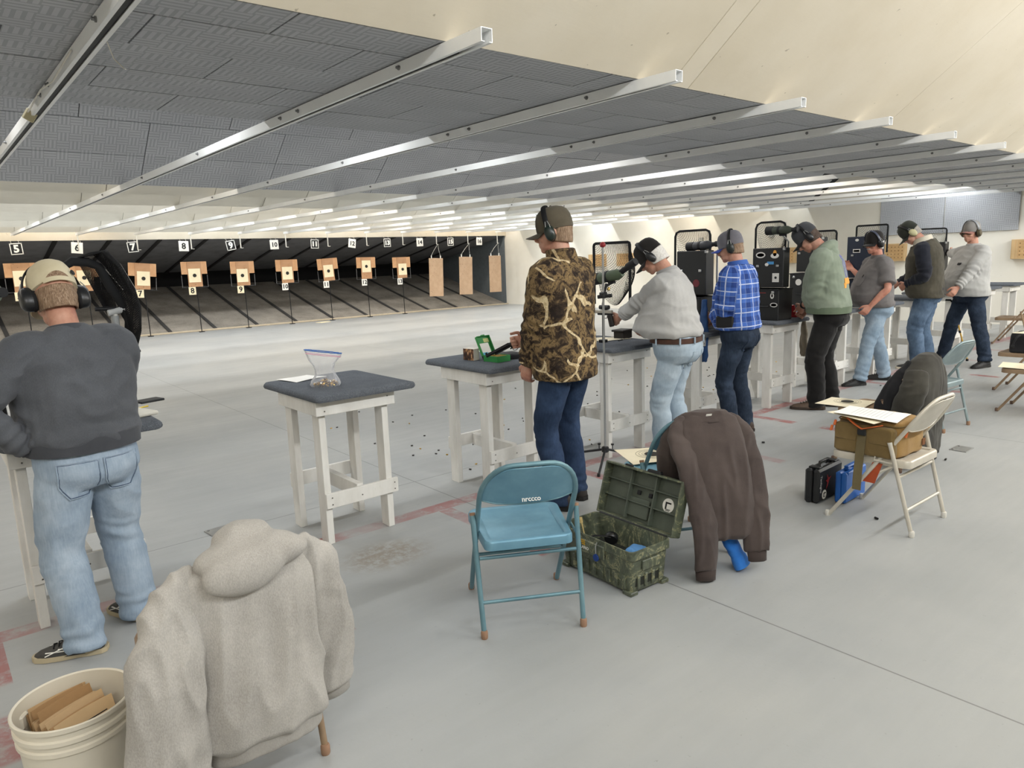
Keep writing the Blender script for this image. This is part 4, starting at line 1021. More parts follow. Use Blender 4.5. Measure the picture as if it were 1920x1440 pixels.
put('emblem_bars', patch(p5.sm, o_ + vz * .03, bk, ux, vz, disc(.022, .10), .0045, 10, .002), pur, em, smooth=60)
put('ribbon', patch(p5.sm, o_ + vz * -.095, bk, ux, vz, Outline(-.03, .03, lambda b: (-.125, .125)), .005, 12, .002), orng, em, smooth=60)
for sx in (-1, 1): put('ribbon_tail', patch(p5.sm, o_ + ux * (sx * .115) + vz * -.13, bk, ux, vz, Outline(-.028, .02, lambda b: (-.025, .025)), .0035, 5, .002), orng, em, smooth=60)
pocket(p5, p5.pm, .88, .09, .062, .15, True, m_blkp, 'back_pocket', .004); pocket(p5, p5.pm, .88, -.09, .062, .15, True, m_blkp, 'back_pocket', .004)
put('watch', MB().tube([p5.S(p5.el[0].lerp(p5.wr[0], .90)), p5.S(p5.el[0].lerp(p5.wr[0], .97))], .036 * p5.s, 16), m_blackleather, p5.root, smooth=40)
# 6: man in grey t-shirt, turned towards the camera
m_gt = cloth('grey_jersey', 0x74706F, 0x625F5E, 0x858180, heather=.15); m_gt2 = cloth('grey_neck_rib', 0x686463, 0x5B5857, 0x767271)
p6 = person('man in grey pocket t-shirt and faded jeans, half turned to the camera', (8.56, 3.70), math.radians(46), 1.72, lean=1, ulean=3, fat=.12, wid=1.14, head=(26, -4, 0), feet=((8.27, 3.72, 62), (8.80, 3.66, 20)),
            arms=((atx(1632, 574, 8.22), (-.1, -1, -.5)), (at(1598, 505, 4.15), (.5, .2, -1))), pants=j_sky, top=('t_shirt', m_gt), hem=.93, legw=1.10, sleevew=1.12, ease=.014, seed=11.0, foldamp=.006, short=True, collar=m_gt2, skin=m_skin2, hands=('relax', 'relax'), belt=m_leather, shoe=(0x1E1E1F, 0x262626), voxel=.009)
hair(p6, m_hairw, top=.118, low=.02, thick=.012); cap(p6, m_blackcap, tilt=-2); muffs(p6, back=-14, bandcol=M(0x4C5060, .35)); glasses(p6)
put('moustache', ellip(MB(), p6.hm @ Vector((0, .100, .052)), (.026 * p6.s, .010 * p6.s, .007 * p6.s), p6.hm.to_3x3().normalized(), 12, 8), m_hairw, p6.root)
pocket(p6, p6.sm, 1.30, -.095, .055, .11, False, m_gt, 'chest_pocket', .003)
pocket(p6, p6.sm, 1.315, -.11, .006, .03, False, m_blackleather, 'pen_clip', .008)
# 7: man in vest
m_vest = cloth('olive_waxed_cloth', 0x4A463C, 0x3A372F, 0x5C574B, weave=80); m_navy = cloth('navy_fleece', 0x23252D, 0x191B22, 0x30333D); m_cream_f = cloth('cream_fleece', 0xD8D0BE, 0xC7BEAA, 0xE4DDCE)
p7 = person('man in dark olive vest with cream collar and navy sleeves looking down, pale ear muffs', (9.92, 3.66), math.radians(14), 1.90, lean=8, ulean=14, fat=.06, wid=1.12, head=(20, -26, 0), feet=((9.80, 3.68, 20), (10.06, 3.65, 0)),
            arms=((atx(1700, 534, 9.72), (-.5, -1, -.35)), ((10.15, 4.1, 1.08), (.6, -.8, 0))), pants=j_wash, top=('sleeves', m_navy), hem=.93, legw=1.2, sleevew=1.12, ease=.012, seed=13.0, foldamp=.006, hands=('grip', 'grip'), voxel=.009)
hair(p7, m_hairg, top=.118, low=.03); cap(p7, cloth('dark_cap', 0x33352F, 0x232521, 0x474A42), tilt=-2, brim_len=.085); muffs(p7, M(0xC2BC92, .5, var=.1), back=-8, cup=(.036, .036, .050)); glasses(p7)
mb = MB(); e_ = .034; rr = []
for q in ((.86, .0, .186, .142), (.90, .02, .192, .150), (1.0, .03, .194, .158), (1.1, .03, .192, .155), (1.2, .02, .198, .152), (1.3, .01, .206, .150), (1.38, .0, .208, .142), (1.44, -.012, .178, .116), (1.475, -.018, .14, .094), (1.50, -.02, .106, .088)): rr.append(p7.sect(q[0], q[1], q[2] * 1.12 + .034, q[3] + .046, 2.4))
mb.loft(rr); put('vest', fuse(mb, .009, 2, folds(.007, (6, 6, 9), .002, None, 13)), m_vest, p7.root, smooth=180, fix=False)
cl = MB(); cl.loft([p7.sect(1.475, -.02, .118, .104, 2), p7.sect(1.48, -.02, .126, .112, 2), p7.sect(1.56, -.03, .102, .105, 2), p7.sect(1.565, -.03, .092, .095, 2)]); put('collar', cl, m_cream_f, p7.root, smooth=50)
# 8: man in pale shirt, at the far end
m_lg3 = cloth('ash_grey_jersey', 0xAFAEAB, 0x9B9A98, 0xC2C1BD, heather=.2); m_pink = cloth('dusty_pink_brim', 0xA5756A, 0x8F6259, 0xB98B80); m_gcap2 = cloth('faded_grey_cap', 0x8E8A86, 0x777470, 0xA5A19C)
p8 = person('man in ash grey long-sleeved shirt and pink-brimmed cap reaching one arm across, furthest right', (10.66, 3.42), math.radians(52), 1.82, lean=0, ulean=2, fat=.13, wid=1.12, head=(22, -2, 0), feet=((10.42, 3.10, 73), (10.78, 3.74, 80)),
            arms=((at(1790, 546, 3.42), (-.2, -1, -.3)), (at(1766, 474, 4.15), (.6, 0, -1))), pants=j_dark, top=('shirt', m_lg3), hem=.91, hemdrop=.03, legw=1.10, sleevew=1.10, ease=.018, seed=15.0, foldamp=.007, hands=('relax', 'relax'), shoe=(0x232323, 0x2C2A28), voxel=.009, collar=m_lg2)
hair(p8, m_hairg, top=.118, low=.03); cap(p8, m_gcap2, m_pink, tilt=4); muffs(p8, M(0x5C533F, .6, var=.5, sc=30), back=-8, bandcol=M(0x9A9CA0, .5)); glasses(p8)
em = pocket(p8, p8.sm, 1.30, -.09, .03, .03, False, m_ink, 'chest_logo', .003)
# ================================================================== tables
m_wood = None
def mat_paintwood():
    t = NT('white_painted_wood'); c = t.co()
    col = t.ramp(t.noise(t.co(scale=(3, 3, 1)), 3, 5, .6), [(.3, 0xD2CFC8), (.5, 0xDEDCD6), (.7, 0xE7E5E0)])
    sc = t.ramp(t.noise(t.co(scale=(2, 2, .5)), 16, 5, .75), [(.27, (1, 1, 1, 1)), (.33, (0, 0, 0, 1))])
    col = t.mix(t.math('MULTIPLY', sc, .4), col, lin(0x8C8578)); t.bump(t.noise(t.co(scale=(8, 8, 1)), 9, 4, .6), .12, .003)
    return t.out(col, .6, 0, .35)
m_wood = mat_paintwood()
def mat_carpet():
    t = NT('grey_carpet'); c = t.co(); n1 = t.noise(c, 190, 3, .75)
    col = t.ramp(n1, [(.3, 0x46494E), (.5, 0x63676D), (.72, 0x888D93)]); col = t.mix(.3, col, t.ramp(t.noise(c, 9, 4, .6), [(.3, 0x50545A), (.7, 0x777C83)]))
    t.bump(n1, .8, .006); return t.out(col, .95, 0, .1)
m_carpet = mat_carpet()
def make_table(label):
    t = thing('shooting_table', label, 'table', (0, 0, 0), 0, 'carpet-topped shooting tables')
    for sx in (-.205, .195):
        for sy in (-.195, .185):
            m = MB().box((sx, sy, .385), (.040, .088, .77), None, .002)
            lg = put('leg', m, m_wood, t, smooth=0)
            put('foot_pad', MB().box((sx, sy, .004), (.03, .07, .008)), m_blkmet, lg, smooth=0)
    ap = MB()
    put('apron', MB().box((0, -.26, .808), (.50, .02, .085), None, .002), m_wood, t, smooth=0); put('apron', MB().box((0, .25, .808), (.50, .02, .085), None, .002), m_wood, t, smooth=0)
    for sx in (-.24, .24): put('apron', MB().box((sx, -.005, .808), (.02, .488, .085), None, .002), m_wood, t, smooth=0)
    put('stretcher', MB().box((.01, -.249, .262), (.47, .02, .088), None, .002), m_wood, t, smooth=0)
    put('stretcher', MB().box((-.005, .239, .285), (.44, .02, .088), None, .002), m_wood, t, smooth=0)
    put('stretcher', MB().box((.0, -.005, .275), (.04, .466, .085), None, .002), m_wood, t, smooth=0)
    sc = bolt_me
    for (x, y, z) in ((-.19, -.2605, .28), (.22, -.2605, .28), (-.19, -.2605, .24), (.22, -.2605, .24), (0, -.2605, .255), (-.20, -.271, .79), (.2, -.271, .82)):
        o = put('screw', MB().lathe([(.004, 0), (.004, .0015)], 8, (x, y, z), (PI / 2, 0, 0)), M(0x6B6862, .5, .5), t, smooth=0)
    mb = MB(); n = 8
    def rr(z, d):
        hx, hy, r = .325 - d, .385 - d, .035; out = []
        for q, (cx, cy) in enumerate(((hx - r, hy - r), (-hx + r, hy - r), (-hx + r, -hy + r), (hx - r, -hy + r))):
            for k in range(5):
                a = PI / 2 * q + PI / 2 * k / 4; out.append(Vector((.05 + cx + r * math.cos(a), .055 + cy + r * math.sin(a), z + .0025 * math.sin(cx * 40 + k) * (1 if d < .01 else 0))))
        return out
    mb.loft([rr(.851, .010), rr(.853, .002), rr(.862, -.002), rr(.874, .0), rr(.883, .006), rr(.887, .016), rr(.889, .05)])
    put('carpet_pad', mb, m_carpet, t, smooth=50)
    return t
TY0 = 3.958
tab_labels = {4: 'carpet-topped white table behind the man in the dark sweatshirt', 5: 'white carpet-topped table holding the clear bag of brass, nearest the camera', 6: 'white carpet-topped table with the green cartridge box, beside the man in camouflage',
              7: 'white carpet-topped table beside the steel pole and heavy man in pale grey shirt', 8: 'white carpet-topped table under the plain black case, left of the plaid-shirted man', 9: 'white carpet-topped table carrying the sticker-covered black case and red boxes',
              10: 'white carpet-topped table behind the man in black trousers', 11: 'white carpet-topped table behind the man in grey t-shirt', 12: 'white carpet-topped table behind the man in the olive vest', 13: 'white carpet-topped table beside the furthest man, left of two empty tables', 14: 'empty white carpet-topped table, left one of the pair at the far right', 15: 'empty white carpet-topped table nearest the right wall'}
def table_xy(n): return (1.885 + 1.213 * (n - 5), TY0 + .022 * min(max(n - 5, 0), 6))
tab0 = None
for n in range(4, 16):
    x, y = table_xy(n)
    if n == 4: x, y = .475, 3.985
    if tab0 is None: tab0 = make_table(tab_labels[n]); tab0.location = (x, y, 0)
    else: dup(tab0, (x, y, 0), 0, tab_labels[n])
ZT = .888
# ================================================================== folding chairs
def mat_enamel(name, h, dk, lt, wear=0x5C5040):
    t = NT(name); c = t.co()
    col = t.ramp(t.noise(c, 4, 4, .6), [(.3, dk), (.5, h), (.7, lt)])
    sc = t.ramp(t.noise(c, 30, 5, .75), [(.25, (1, 1, 1, 1)), (.29, (0, 0, 0, 1))]); col = t.mix(t.math('MULTIPLY', sc, .6), col, lin(wear))
    return t.out(col, .42, .25, .5)
def make_chair(label, frame_m, seat_m, tip_m, loc, rz, lettering=False, group='metal folding chairs'):
    t = thing('folding_chair', label, 'chair', (loc[0], loc[1], 0), rz, group)
    # long tubes: front foot -> backrest arch
    def side(z): return .215 - .006 * sstep(.0, .6, z)
    path = []
    def yz(z): return .24 - z * .70 if z < .60 else (.24 - .42) - (z - .60) * .62
    for k in range(9):
        z = .012 + (.60 - .012) * k / 8; path.append(Vector((-side(z), yz(z), z)))
    R_ = .135
    for k in range(1, 9):
        a = PI / 2 * k / 8; z = .60 + .165 * math.sin(a); path.append(Vector((-side(.6) + R_ * (1 - math.cos(a)), yz(z), z)))
    path = path + [Vector((-p.x, p.y, p.z)) for p in path[::-1]]
    put('front_frame', MB().tube(path, .0115, 10), frame_m, t, smooth=60)
    for sx in (-1, 1):
        # rear leg
        b = Vector((sx * .219, -.24, .012)); a = Vector((sx * .232, -.105, .505))
        lg = put('rear_leg', MB().tube([b, a], .0115, 10), frame_m, t, smooth=60)
        put('end_cap', MB().tube([a, a + (a - b).normalized() * .012], .0125, 10), tip_m, lg, smooth=60)
        put('foot_tip', MB().lathe([(.0135, 0), (.0155, .006), (.0155, .03), (.0125, .036)], 12, (b.x, b.y, 0), (-.27 * 0, 0, 0)), tip_m, lg, smooth=50)
        put('foot_tip', MB().lathe([(.0135, 0), (.0155, .006), (.0155, .026), (.0125, .032)], 12, (sx * .215, .24, 0)), tip_m, t, smooth=50)
        lk = MB().tube([(sx * .221, -.135, .395), (sx * .224, -.02, .40), (sx * .220, -.025, .43)], .006, 8); put('link', lk, frame_m, t, smooth=50)
        put('pivot', MB().lathe([(.009, -.004), (.009, .004)], 10, (sx * .231, -.145, .36), (0, PI / 2, 0)), m_bolt, t)
    for z in (.145, .325):
        y = -.24 + (z - .012) / .493 * .135; put('rear_rung', MB().tube([(-.215, y, z), (.215, y, z)], .0085, 8), frame_m, t, smooth=60)
    z = .25; put('front_rung', MB().tube([(-.21, yz(z), z), (.21, yz(z), z)], .0085, 8), frame_m, t, smooth=60)
    # seat pan with rolled lip
    mb = MB()
    def seat(z, d):
        out = []
        for (cx, cy, r, q) in ((.165, .185, .055, 0), (-.165, .185, .055, 1), (-.160, -.165, .035, 2), (.160, -.165, .035, 3)):
            for k in range(6):
                a = PI / 2 * q + PI / 2 * k / 5; rr_ = max(r - d, .003); out.append(Vector((cx + math.cos(a) * rr_, cy + math.sin(a) * rr_, z)))
        return out
    mb.loft([seat(.372, .012), seat(.372, .0), seat(.404, .0), seat(.413, .005), seat(.415, .012), seat(.412, .04), seat(.405, .054)])
    put('seat', mb, seat_m, t, smooth=45)
    # curved steel backrest panel inside the arch
    mb = MB()
    def bk(u, v):
        ang = (u - .5) * 2; xx = ang * .197
        zt = .60 + .155 * math.sqrt(max(0, 1 - max(0, (abs(xx) - .072) / .128) ** 2)) ; zb = .585 - .020 * (1 - ang * ang) + .035 * max(0, abs(ang) - .75) * 4 * .25
        z = zb + (zt - zb) * v; y = yz(z) - .028 * (1 - ang * ang)
        return (xx, y, z)
    mb.sheet(bk, 20, 8, .004); put('backrest', mb, seat_m, t, smooth=60)
    lip = MB().tube([bk(k / 20, 0) for k in range(21)], .004, 6); put('backrest_lip', lip, frame_m, t, smooth=60)
    if lettering:
        T = Matrix.Translation((.01, yz(.595) - .031, .592)) @ Matrix.Rotation(PI / 2 - .55, 4, 'X')
        put('lettering', MB().text('hrccco', .030, T, .0008, bold=.0006), m_white, t, smooth=0)
    return t
m_blueF = mat_enamel('blue_enamel', 0x678B96, 0x587A86, 0x7A9CA6); m_blueS = mat_enamel('blue_seat_enamel', 0x6F9CB2, 0x618EA5, 0x82AEC2); m_tip = M(0x9B7A62, .7); m_tipd = M(0x6B5648, .7)
m_tanF = mat_enamel('tan_enamel', 0x9A8268, 0x866F57, 0xAC947A); m_whF = mat_enamel('off_white_enamel', 0xCFC9BC, 0xC0BAAD, 0xDAD5C9, 0x8A7F6C); m_whtip = M(0xDAD7CE, .6)
m_bl2 = mat_enamel('grey_blue_enamel', 0x8A9A9D, 0x788A8E, 0x9CABAD)
make_chair('blue metal folding chair with worn seat in front of the green toolbox', m_blueF, m_blueS, m_tip, (1.991, 2.379), math.radians(-29.6), True)
make_chair('off-white metal folding chair holding the tan range bag', m_whF, m_whF, m_whtip, (4.28, 1.73), math.radians(-1))
make_chair('grey-blue metal folding chair with a paper on its seat, behind the dark jacket', m_bl2, m_bl2, m_tip, (6.82, 2.44), math.radians(-6))
make_chair('tan metal folding chair wearing the dark olive jacket', m_tanF, m_tanF, m_tipd, (5.42, 2.26), math.radians(0))
make_chair('folding chair hidden under the brown fleece jacket beside the toolbox', m_blueF, m_blueS, m_tip, (3.11, 2.38), math.radians(-28))
make_chair('tan metal folding chair hung with the grey hooded sweatshirt', m_tanF, m_tanF, m_tip, (.63, 2.305), math.radians(0))
make_chair('empty tan folding chair at the right edge beside the white tables', m_tanF, m_tanF, m_tipd, (13.15, 3.55), math.radians(5))
make_chair('tan folding chair at the right edge carrying the black bag', m_tanF, m_tanF, m_tipd, (9.09, 2.30), math.radians(0))
make_chair('tan folding chair at the right edge with target papers and maroon cloth', m_tanF, m_tanF, m_tipd, (7.985, 1.945), math.radians(0))
ZS = .413
# ================================================================== things on the floor and chairs
def mat_target(name, base, rings=True):
    return M(base, .8, var=.05)
m_cardp = M(0xE9DFC4, .75, var=.05); m_wpaper = M(0xF0EEE8, .75, var=.03)
def target_sheet(label, loc, rz, wd=.27, ln=.27, ringed=True, z=0.0, text=False, tilt=(0, 0), mat=None):
    t = thing('target_paper', label, 'paper', loc, rz, rot=(tilt[0], tilt[1], rz))
    put('sheet', MB().sheet(lambda u, v: ((u - .5) * wd, (v - .5) * ln, .003 + .004 * math.sin(u * 3 + v * 2)), 6, 6, .0012), mat or m_cardp, t, smooth=60)
    if ringed:
        put('bullseye', MB().lathe([(.045, 0), (.045, .0012)], 24, (.03, 0, .0075)), m_bull, t, smooth=0)
        rg = MB()
        for r in (.06, .078, .096): rg.tube([(.03 + r * math.cos(2 * PI * k / 36), r * math.sin(2 * PI * k / 36), .0078) for k in range(36)], .0007, 4, closed=True)
        put('ring_lines', rg, m_bull, t)
    if text:
        tx = MB()
        for k in range(9): tx.box((0, -.09 + k * .022, .0078), (wd * .72, .002, .0006))
        put('printed_lines', tx, M(0xB4B4BC, .8), t, smooth=0)
    return t
# bucket of cardboard targets
bk_ = thing('bucket', 'white plastic bucket full of used cardboard targets, bottom left corner', 'bucket', (.205, 2.325, 0))
m_bkt = M(0xE3DCCB, .4, var=.05, sc=3, spec=.5)
put('pail', MB().lathe([(.122, .002), (.125, .0), (.130, .02), (.146, .28), (.153, .284), (.153, .296), (.148, .30), (.149, .315), (.156, .318), (.156, .330), (.150, .334), (.151, .352), (.158, .355), (.159, .368), (.156, .371), (.150, .368), (.147, .33), (.138, .20), (.126, .012), (.001, .012)], 56), m_bkt, bk_, smooth=40)
hm_ = MB().tube([(.150 * math.cos(a) * 1.02, .150 * math.sin(a) * 1.02, .31 - .19 * math.sin((a + .6) / (PI) * PI)) for a in [-.6 + PI * k / 18 for k in range(19)]], .0025, 6)
put('bail_handle', hm_, m_galv, bk_, smooth=60)
for sx in (-1, 1):
    a = -.6 if sx > 0 else PI - .6
    put('handle_lug', MB().box((math.cos(a) * .154, math.sin(a) * .154, .31), (.03, .04, .045), (0, 0, a), .006), m_bkt, bk_, smooth=30)
m_kr = [M(0xBE9A70, .85, var=.15), M(0xC9A77C, .85, var=.15), M(0xB08C62, .85, var=.15), M(0xD3B58C, .85, var=.1)]
for k in range(16):
    off = -.075 + k * .0078; c = Vector((-.03, .03, 0)) + Vector((.55, -.83, 0)) * 0
    mb = MB(); hh = .155 + random.uniform(-.02, .02); ww = .16 + random.uniform(-.01, .02)
    mb.sheet(lambda u, v: ((u - .5) * ww, .012 * math.sin(u * 3.1) + .006 * v, (v - .5) * hh), 6, 3, .0015)
    o = put('cardboard_target', mb, m_kr[k % 4], None, (.205 - .028 + .055 * (k / 15), 2.325 + .085 - k * .0115, .262 + .02 * math.sin(k * 1.3) ), (-.22 + random.uniform(-.01, .01), random.uniform(-.10, .10), math.radians(22) + random.uniform(-.015, .015)), smooth=60)
    tag(o, 'used brown cardboard target standing in the white bucket' if k < 15 else 'front-most cardboard target in the bucket, with printed lines and arc', 'cardboard target', 'cardboard targets in the bucket')
    if k == 15:
        pr = MB()
        for q in range(3): pr.box((.02, -.004, .055 - q * .008), (.07, .0012, .003))
        pr.tube([(-.06 + .12 * i / 12, -.0035 + .012 * math.sin((.5 + (-.06 + .12 * i / 12) / ww) * 3.1) , -.05 + .045 * math.sin(PI * i / 12)) for i in range(13)], .0012, 5)
        for q in range(4): pr.box((-.02, .004, -.012 - q * .012), (.012, .0012, .006))
        put('print', pr, m_ink, o, smooth=0)
# ================================================================== garments hung on chairs
def chair_frame(loc, rz): return Matrix.Translation((loc[0], loc[1], 0)) @ Matrix.Rotation(rz, 4, 'Z')
def drape(label, cat, name, loc, rz, sections, sleeves, extras, mat, hem=None, cuff=None, hood=None, voxel=.007, seed=0.0, amp=.008, fsc=(13, 6, 2.2)):
    t = thing(name, label, cat, (loc[0], loc[1], 0), rz)
    X, Y = Vector((1, 0, 0)), Vector((0, 1, 0)); mb = MB()
    mb.loft([ring((c[0], c[1], c[2]), X, Y, a, b, 36, 2.6) for (c, a, b) in sections])
    bones = [((0, -.26, .2), (0, -.26, .75), .25, 0)]
    for (pts, rad, flat) in sleeves:
        ms = MB(); limb(ms, pts, rad, 20, flat=flat, up=(0, 1, 0))
        put('sleeve', fuse(ms, voxel, 2, folds(amp * .8, (15, 15, 3.5), .001, [(0, .6, .3, .0025, 22)], seed + len(bones)), [(pts[0], pts[-1], .07, 0)]), mat, t, smooth=180, fix=False); bones.append((pts[0], pts[-1], .07, 0))
    for (c, r) in extras: ellip(mb, c, r)
    bones = bones[:1]; fo = folds(amp, fsc, .0012, None, seed)
    def fo2(P, N, b, tt):
        d = fo(P, N, b, tt); return d * np.clip((.84 - P[:, 2]) * 4, .25, 1)
    put('body', fuse(mb, voxel, 3, fo2, bones), mat, t, smooth=180, fix=False)
    if hood:
        mb = MB()
        for (c, r) in hood: ellip(mb, c, r)
        put('hood', fuse(mb, voxel, 14, folds(.005, (7, 7, 9), .001, None, seed + 4)), mat, t, smooth=180, fix=False)
    if hem:
        zz, a, b, hh, cy, dx = hem
        put('hem_band', fuse(MB().loft([ring((dx, cy, zz), X, Y, a - .01, b - .01, 36, 2.6), ring((dx, cy, zz + .005), X, Y, a, b, 36, 2.6), ring((dx, cy, zz + hh - .005), X, Y, a + .004, b + .004, 36, 2.6), ring((dx, cy, zz + hh), X, Y, a - .012, b - .012, 36, 2.6)]), .006, 2, folds(.004, (16, 6, 3), .001, None, seed)), cuff, t, smooth=180, fix=False)
    if cuff:
        for (pts, rad, flat) in sleeves:
            e = Vector(pts[-1]); d = (e - Vector(pts[-2])).normalized(); r = rad[-1]
            put('cuff', MB().tube([e - d * .01, e, e + d * .05, e + d * .055], [r * .6, r * .86, r * .8, r * .6], 18, flat=flat, up=(0, 1, 0)), cuff, t, smooth=60)
    return t
m_hood = cloth('heather_grey_fleece', 0xACA8A2, 0x95918B, 0xC1BDB7, weave=240, bstr=.3, heather=.35); m_hoodr = cloth('heather_grey_rib', 0xA29E98, 0x8E8A84, 0xB5B1AB, heather=.2)
drape('heather grey hooded sweatshirt draped over the tan chair in the foreground', 'sweatshirt', 'hooded_sweatshirt', (.63, 2.305), 0,
      [((.02, -.270, .215), .185, .070), ((.01, -.272, .235), .205, .085), ((0, -.274, .32), .213, .09), ((0, -.276, .46), .208, .088), ((0, -.28, .60), .203, .085), ((0, -.285, .69), .195, .078), ((0, -.288, .75), .170, .066), ((0, -.288, .79), .120, .052), ((0, -.288, .815), .06, .03)],
      [([(-.12, -.285, .75), (-.195, -.31, .68), (-.245, -.335, .50), (-.258, -.335, .28), (-.245, -.315, .08)], [.045, .085, .105, .105, .085], .48), ([(.12, -.28, .75), (.205, -.275, .69), (.245, -.255, .52), (.268, -.23, .34), (.280, -.215, .23)], [.045, .080, .088, .080, .066], .48)],
      [], m_hood, (.165, .175, .068, .075, -.272, .025), m_hoodr, [((.015, -.315, .79), (.155, .070, .058)), ((-.02, -.365, .765), (.115, .045, .065)), ((.085, -.335, .785), (.10, .045, .045)), ((.01, -.275, .835), (.085, .055, .04))], .0065, 2.0, .016)
m_fleece = cloth('brown_fleece', 0x4C4340, 0x3D3533, 0x5A504C, weave=140, bstr=.2); m_flc2 = cloth('brown_binding', 0x443B38, 0x382F2D, 0x51463F)
bj = drape('dark brown fleece jacket hung over a chair beside the toolbox', 'jacket', 'fleece_jacket', (3.11, 2.38), math.radians(-28),
      [((.10, -.405, .18), .145, .065), ((.10, -.405, .20), .170, .085), ((.09, -.39, .35), .175, .09), ((.07, -.36, .5), .178, .085), ((.05, -.325, .63), .175, .078), ((.04, -.305, .72), .170, .068), ((.045, -.295, .765), .15, .055), ((.05, -.29, .79), .10, .04)],
      [([(-.06, -.29, .745), (-.115, -.33, .68), (-.075, -.41, .48), (-.055, -.475, .27), (-.07, -.52, .06)], [.045, .080, .088, .082, .064], .42), ([(.14, -.29, .75), (.205, -.32, .66), (.235, -.38, .46), (.235, -.44, .28), (.225, -.485, .11)], [.045, .075, .080, .076, .062], .42), ([(.0, -.29, .75), (-.09, -.275, .70), (-.115, -.24, .58), (-.105, -.215, .46)], [.055, .075, .085, .075], .6)], [], m_fleece, None, m_flc2, None, .007, 6.0, .010)
put('collar', fuse(MB().loft([ring((.05, -.30, .755), Vector((1, 0, 0)), Vector((0, 1, 0)), .13, .06, 30), ring((.05, -.285, .80), Vector((1, 0, 0)), Vector((0, 1, 0)), .10, .04, 30)]), .007, 3, folds(.004, (10, 10, 10))), m_fleece, bj, smooth=180, fix=False)
T = Matrix.Translation((.045, -.345, .80)) @ Matrix.Rotation(.9, 4, 'X') @ Matrix.Rotation(-.2, 4, 'Z')
put('size_mark', MB().box((.03, -.338, .79), (.03, .002, .012), (.5, 0, 0)), m_white, bj, smooth=0)
m_blueg = cloth('blue_jersey', 0x2F6FC0, 0x2157A0, 0x4585D4)
mb = MB(); limb(mb, [(3.02, 2.06, .30), (3.035, 2.01, .20), (3.045, 1.955, .10), (3.05, 1.925, .05)], [.055, .06, .052, .048], 18, flat=.6)
g = thing('blue_sleeve', 'bright blue sleeve hanging below the brown fleece jacket', 'garment', (0, 0, 0)); put('sleeve', fuse(mb, .006, 2, folds(.004, (9, 9, 14))), m_blueg, g, smooth=180, fix=False)
put('cuff', MB().tube([(3.046, 1.94, .075), (3.05, 1.928, .055), (3.056, 1.91, .015)], [.05, .062, .064], 18, flat=.6), m_blueg, g, smooth=60)
m_olj = cloth('dark_olive_cloth', 0x3D3B36, 0x2F2D29, 0x4C4A43, weave=120); m_olin = cloth('black_lining', 0x1E1E20, 0x161618, 0x29292C)
oj = drape('dark olive jacket with black lining hung over the tan chair', 'jacket', 'work_jacket', (5.42, 2.26), 0,
      [((.02, -.26, .10), .20, .085), ((.02, -.26, .13), .235, .10), ((.01, -.26, .35), .24, .11), ((.0, -.265, .5), .235, .115), ((0, -.27, .63), .225, .11), ((.0, -.275, .72), .20, .095), ((.02, -.28, .79), .15, .075), ((.03, -.28, .83), .08, .04)],
      [([(.13, -.28, .73), (.20, -.29, .66), (.25, -.28, .44), (.27, -.26, .24), (.28, -.26, .06)], [.055, .075, .075, .07, .06], .75)],
      [], m_olj, None, m_olin, None, .008, 8.0, .010)
mb = MB(); limb(mb, [(-.10, -.26, .76), (-.18, -.20, .62), (-.20, -.13, .46), (-.18, -.10, .30)], [.06, .085, .09, .08], 18, flat=.55, up=(1, 0, 0)); limb(mb, [(-.05, -.24, .74), (-.10, -.16, .60), (-.12, -.08, .47)], [.06, .08, .07], 18, flat=.5)
put('front_panel', fuse(mb, .008, 3, folds(.008, (12, 12, 3), .001, None, 4)), m_olin, oj, smooth=180, fix=False)
mb = MB(); limb(mb, [(-.16, -.29, .72), (-.225, -.30, .60), (-.235, -.26, .48), (-.21, -.22, .40)], [.065, .085, .085, .07], 18, flat=.7); put('sleeve', fuse(mb, .008, 3, folds(.008, (8, 8, 8), .001, None, 5)), m_olj, oj, smooth=180, fix=False)
# ================================================================== range bag on the off-white chair
m_can = cloth('tan_canvas', 0x9C7C4C, 0x87693E, 0xB0905E, weave=150, bstr=.3); m_can2 = cloth('olive_canvas', 0x7B6743, 0x6A5837, 0x8D7852, weave=150, bstr=.3); m_web = cloth('olive_webbing', 0x6E6348, 0x5D533B, 0x807557, weave=200); m_org = M(0xD9703C, .6, var=.1); m_org2 = M(0xB5512E, .6, var=.15)
rb = thing('range_bag', 'tan canvas range bag with orange zip pulls sitting on the off-white chair', 'bag', (4.265, 1.775, ZS + .002), math.radians(-3))
mb = MB(); hx, hy = .165, .185
mb.loft([ring((0, 0, z), Vector((1, 0, 0)), Vector((0, 1, 0)), hx * k, hy * k, 40, 7) for (z, k) in ((0, .93), (.008, .98), (.10, 1.0), (.17, .985), (.19, .95), (.198, .85))])
put('body', fuse(mb, .007, 3, folds(.004, (9, 9, 9), .001, None, 2)), m_can, rb, smooth=180, fix=False)
pk = MB(); pk.loft([ring((-hx - .015, 0, z), Vector((1, 0, 0)), Vector((0, 1, 0)), .028 * k, hy * .93 * k, 32, 6) for (z, k) in ((.005, .9), (.012, 1.0), (.13, 1.0), (.165, .98), (.172, .85))])
put('side_pocket', fuse(pk, .006, 3, folds(.004, (9, 9, 9), .001, None, 7)), m_can2, rb, smooth=180, fix=False)
for yy in (-.11, .11):
    put('pocket_flap', MB().box((-hx - .040, yy * .9, .12), (.012, .13, .09), (0, .06, 0), .005), m_can2, rb, smooth=40)
sp = MB(); sp.sheet(lambda u, v: (-hx - .050 - .012 * math.sin(v * 3) - (.015 if v > .5 else 0) * (v - .5) * 2, .0 + (u - .5) * .05 + .01 * v, .135 - v * .34), 3, 14, .004); put('shoulder_strap', sp, m_web, rb, smooth=60)
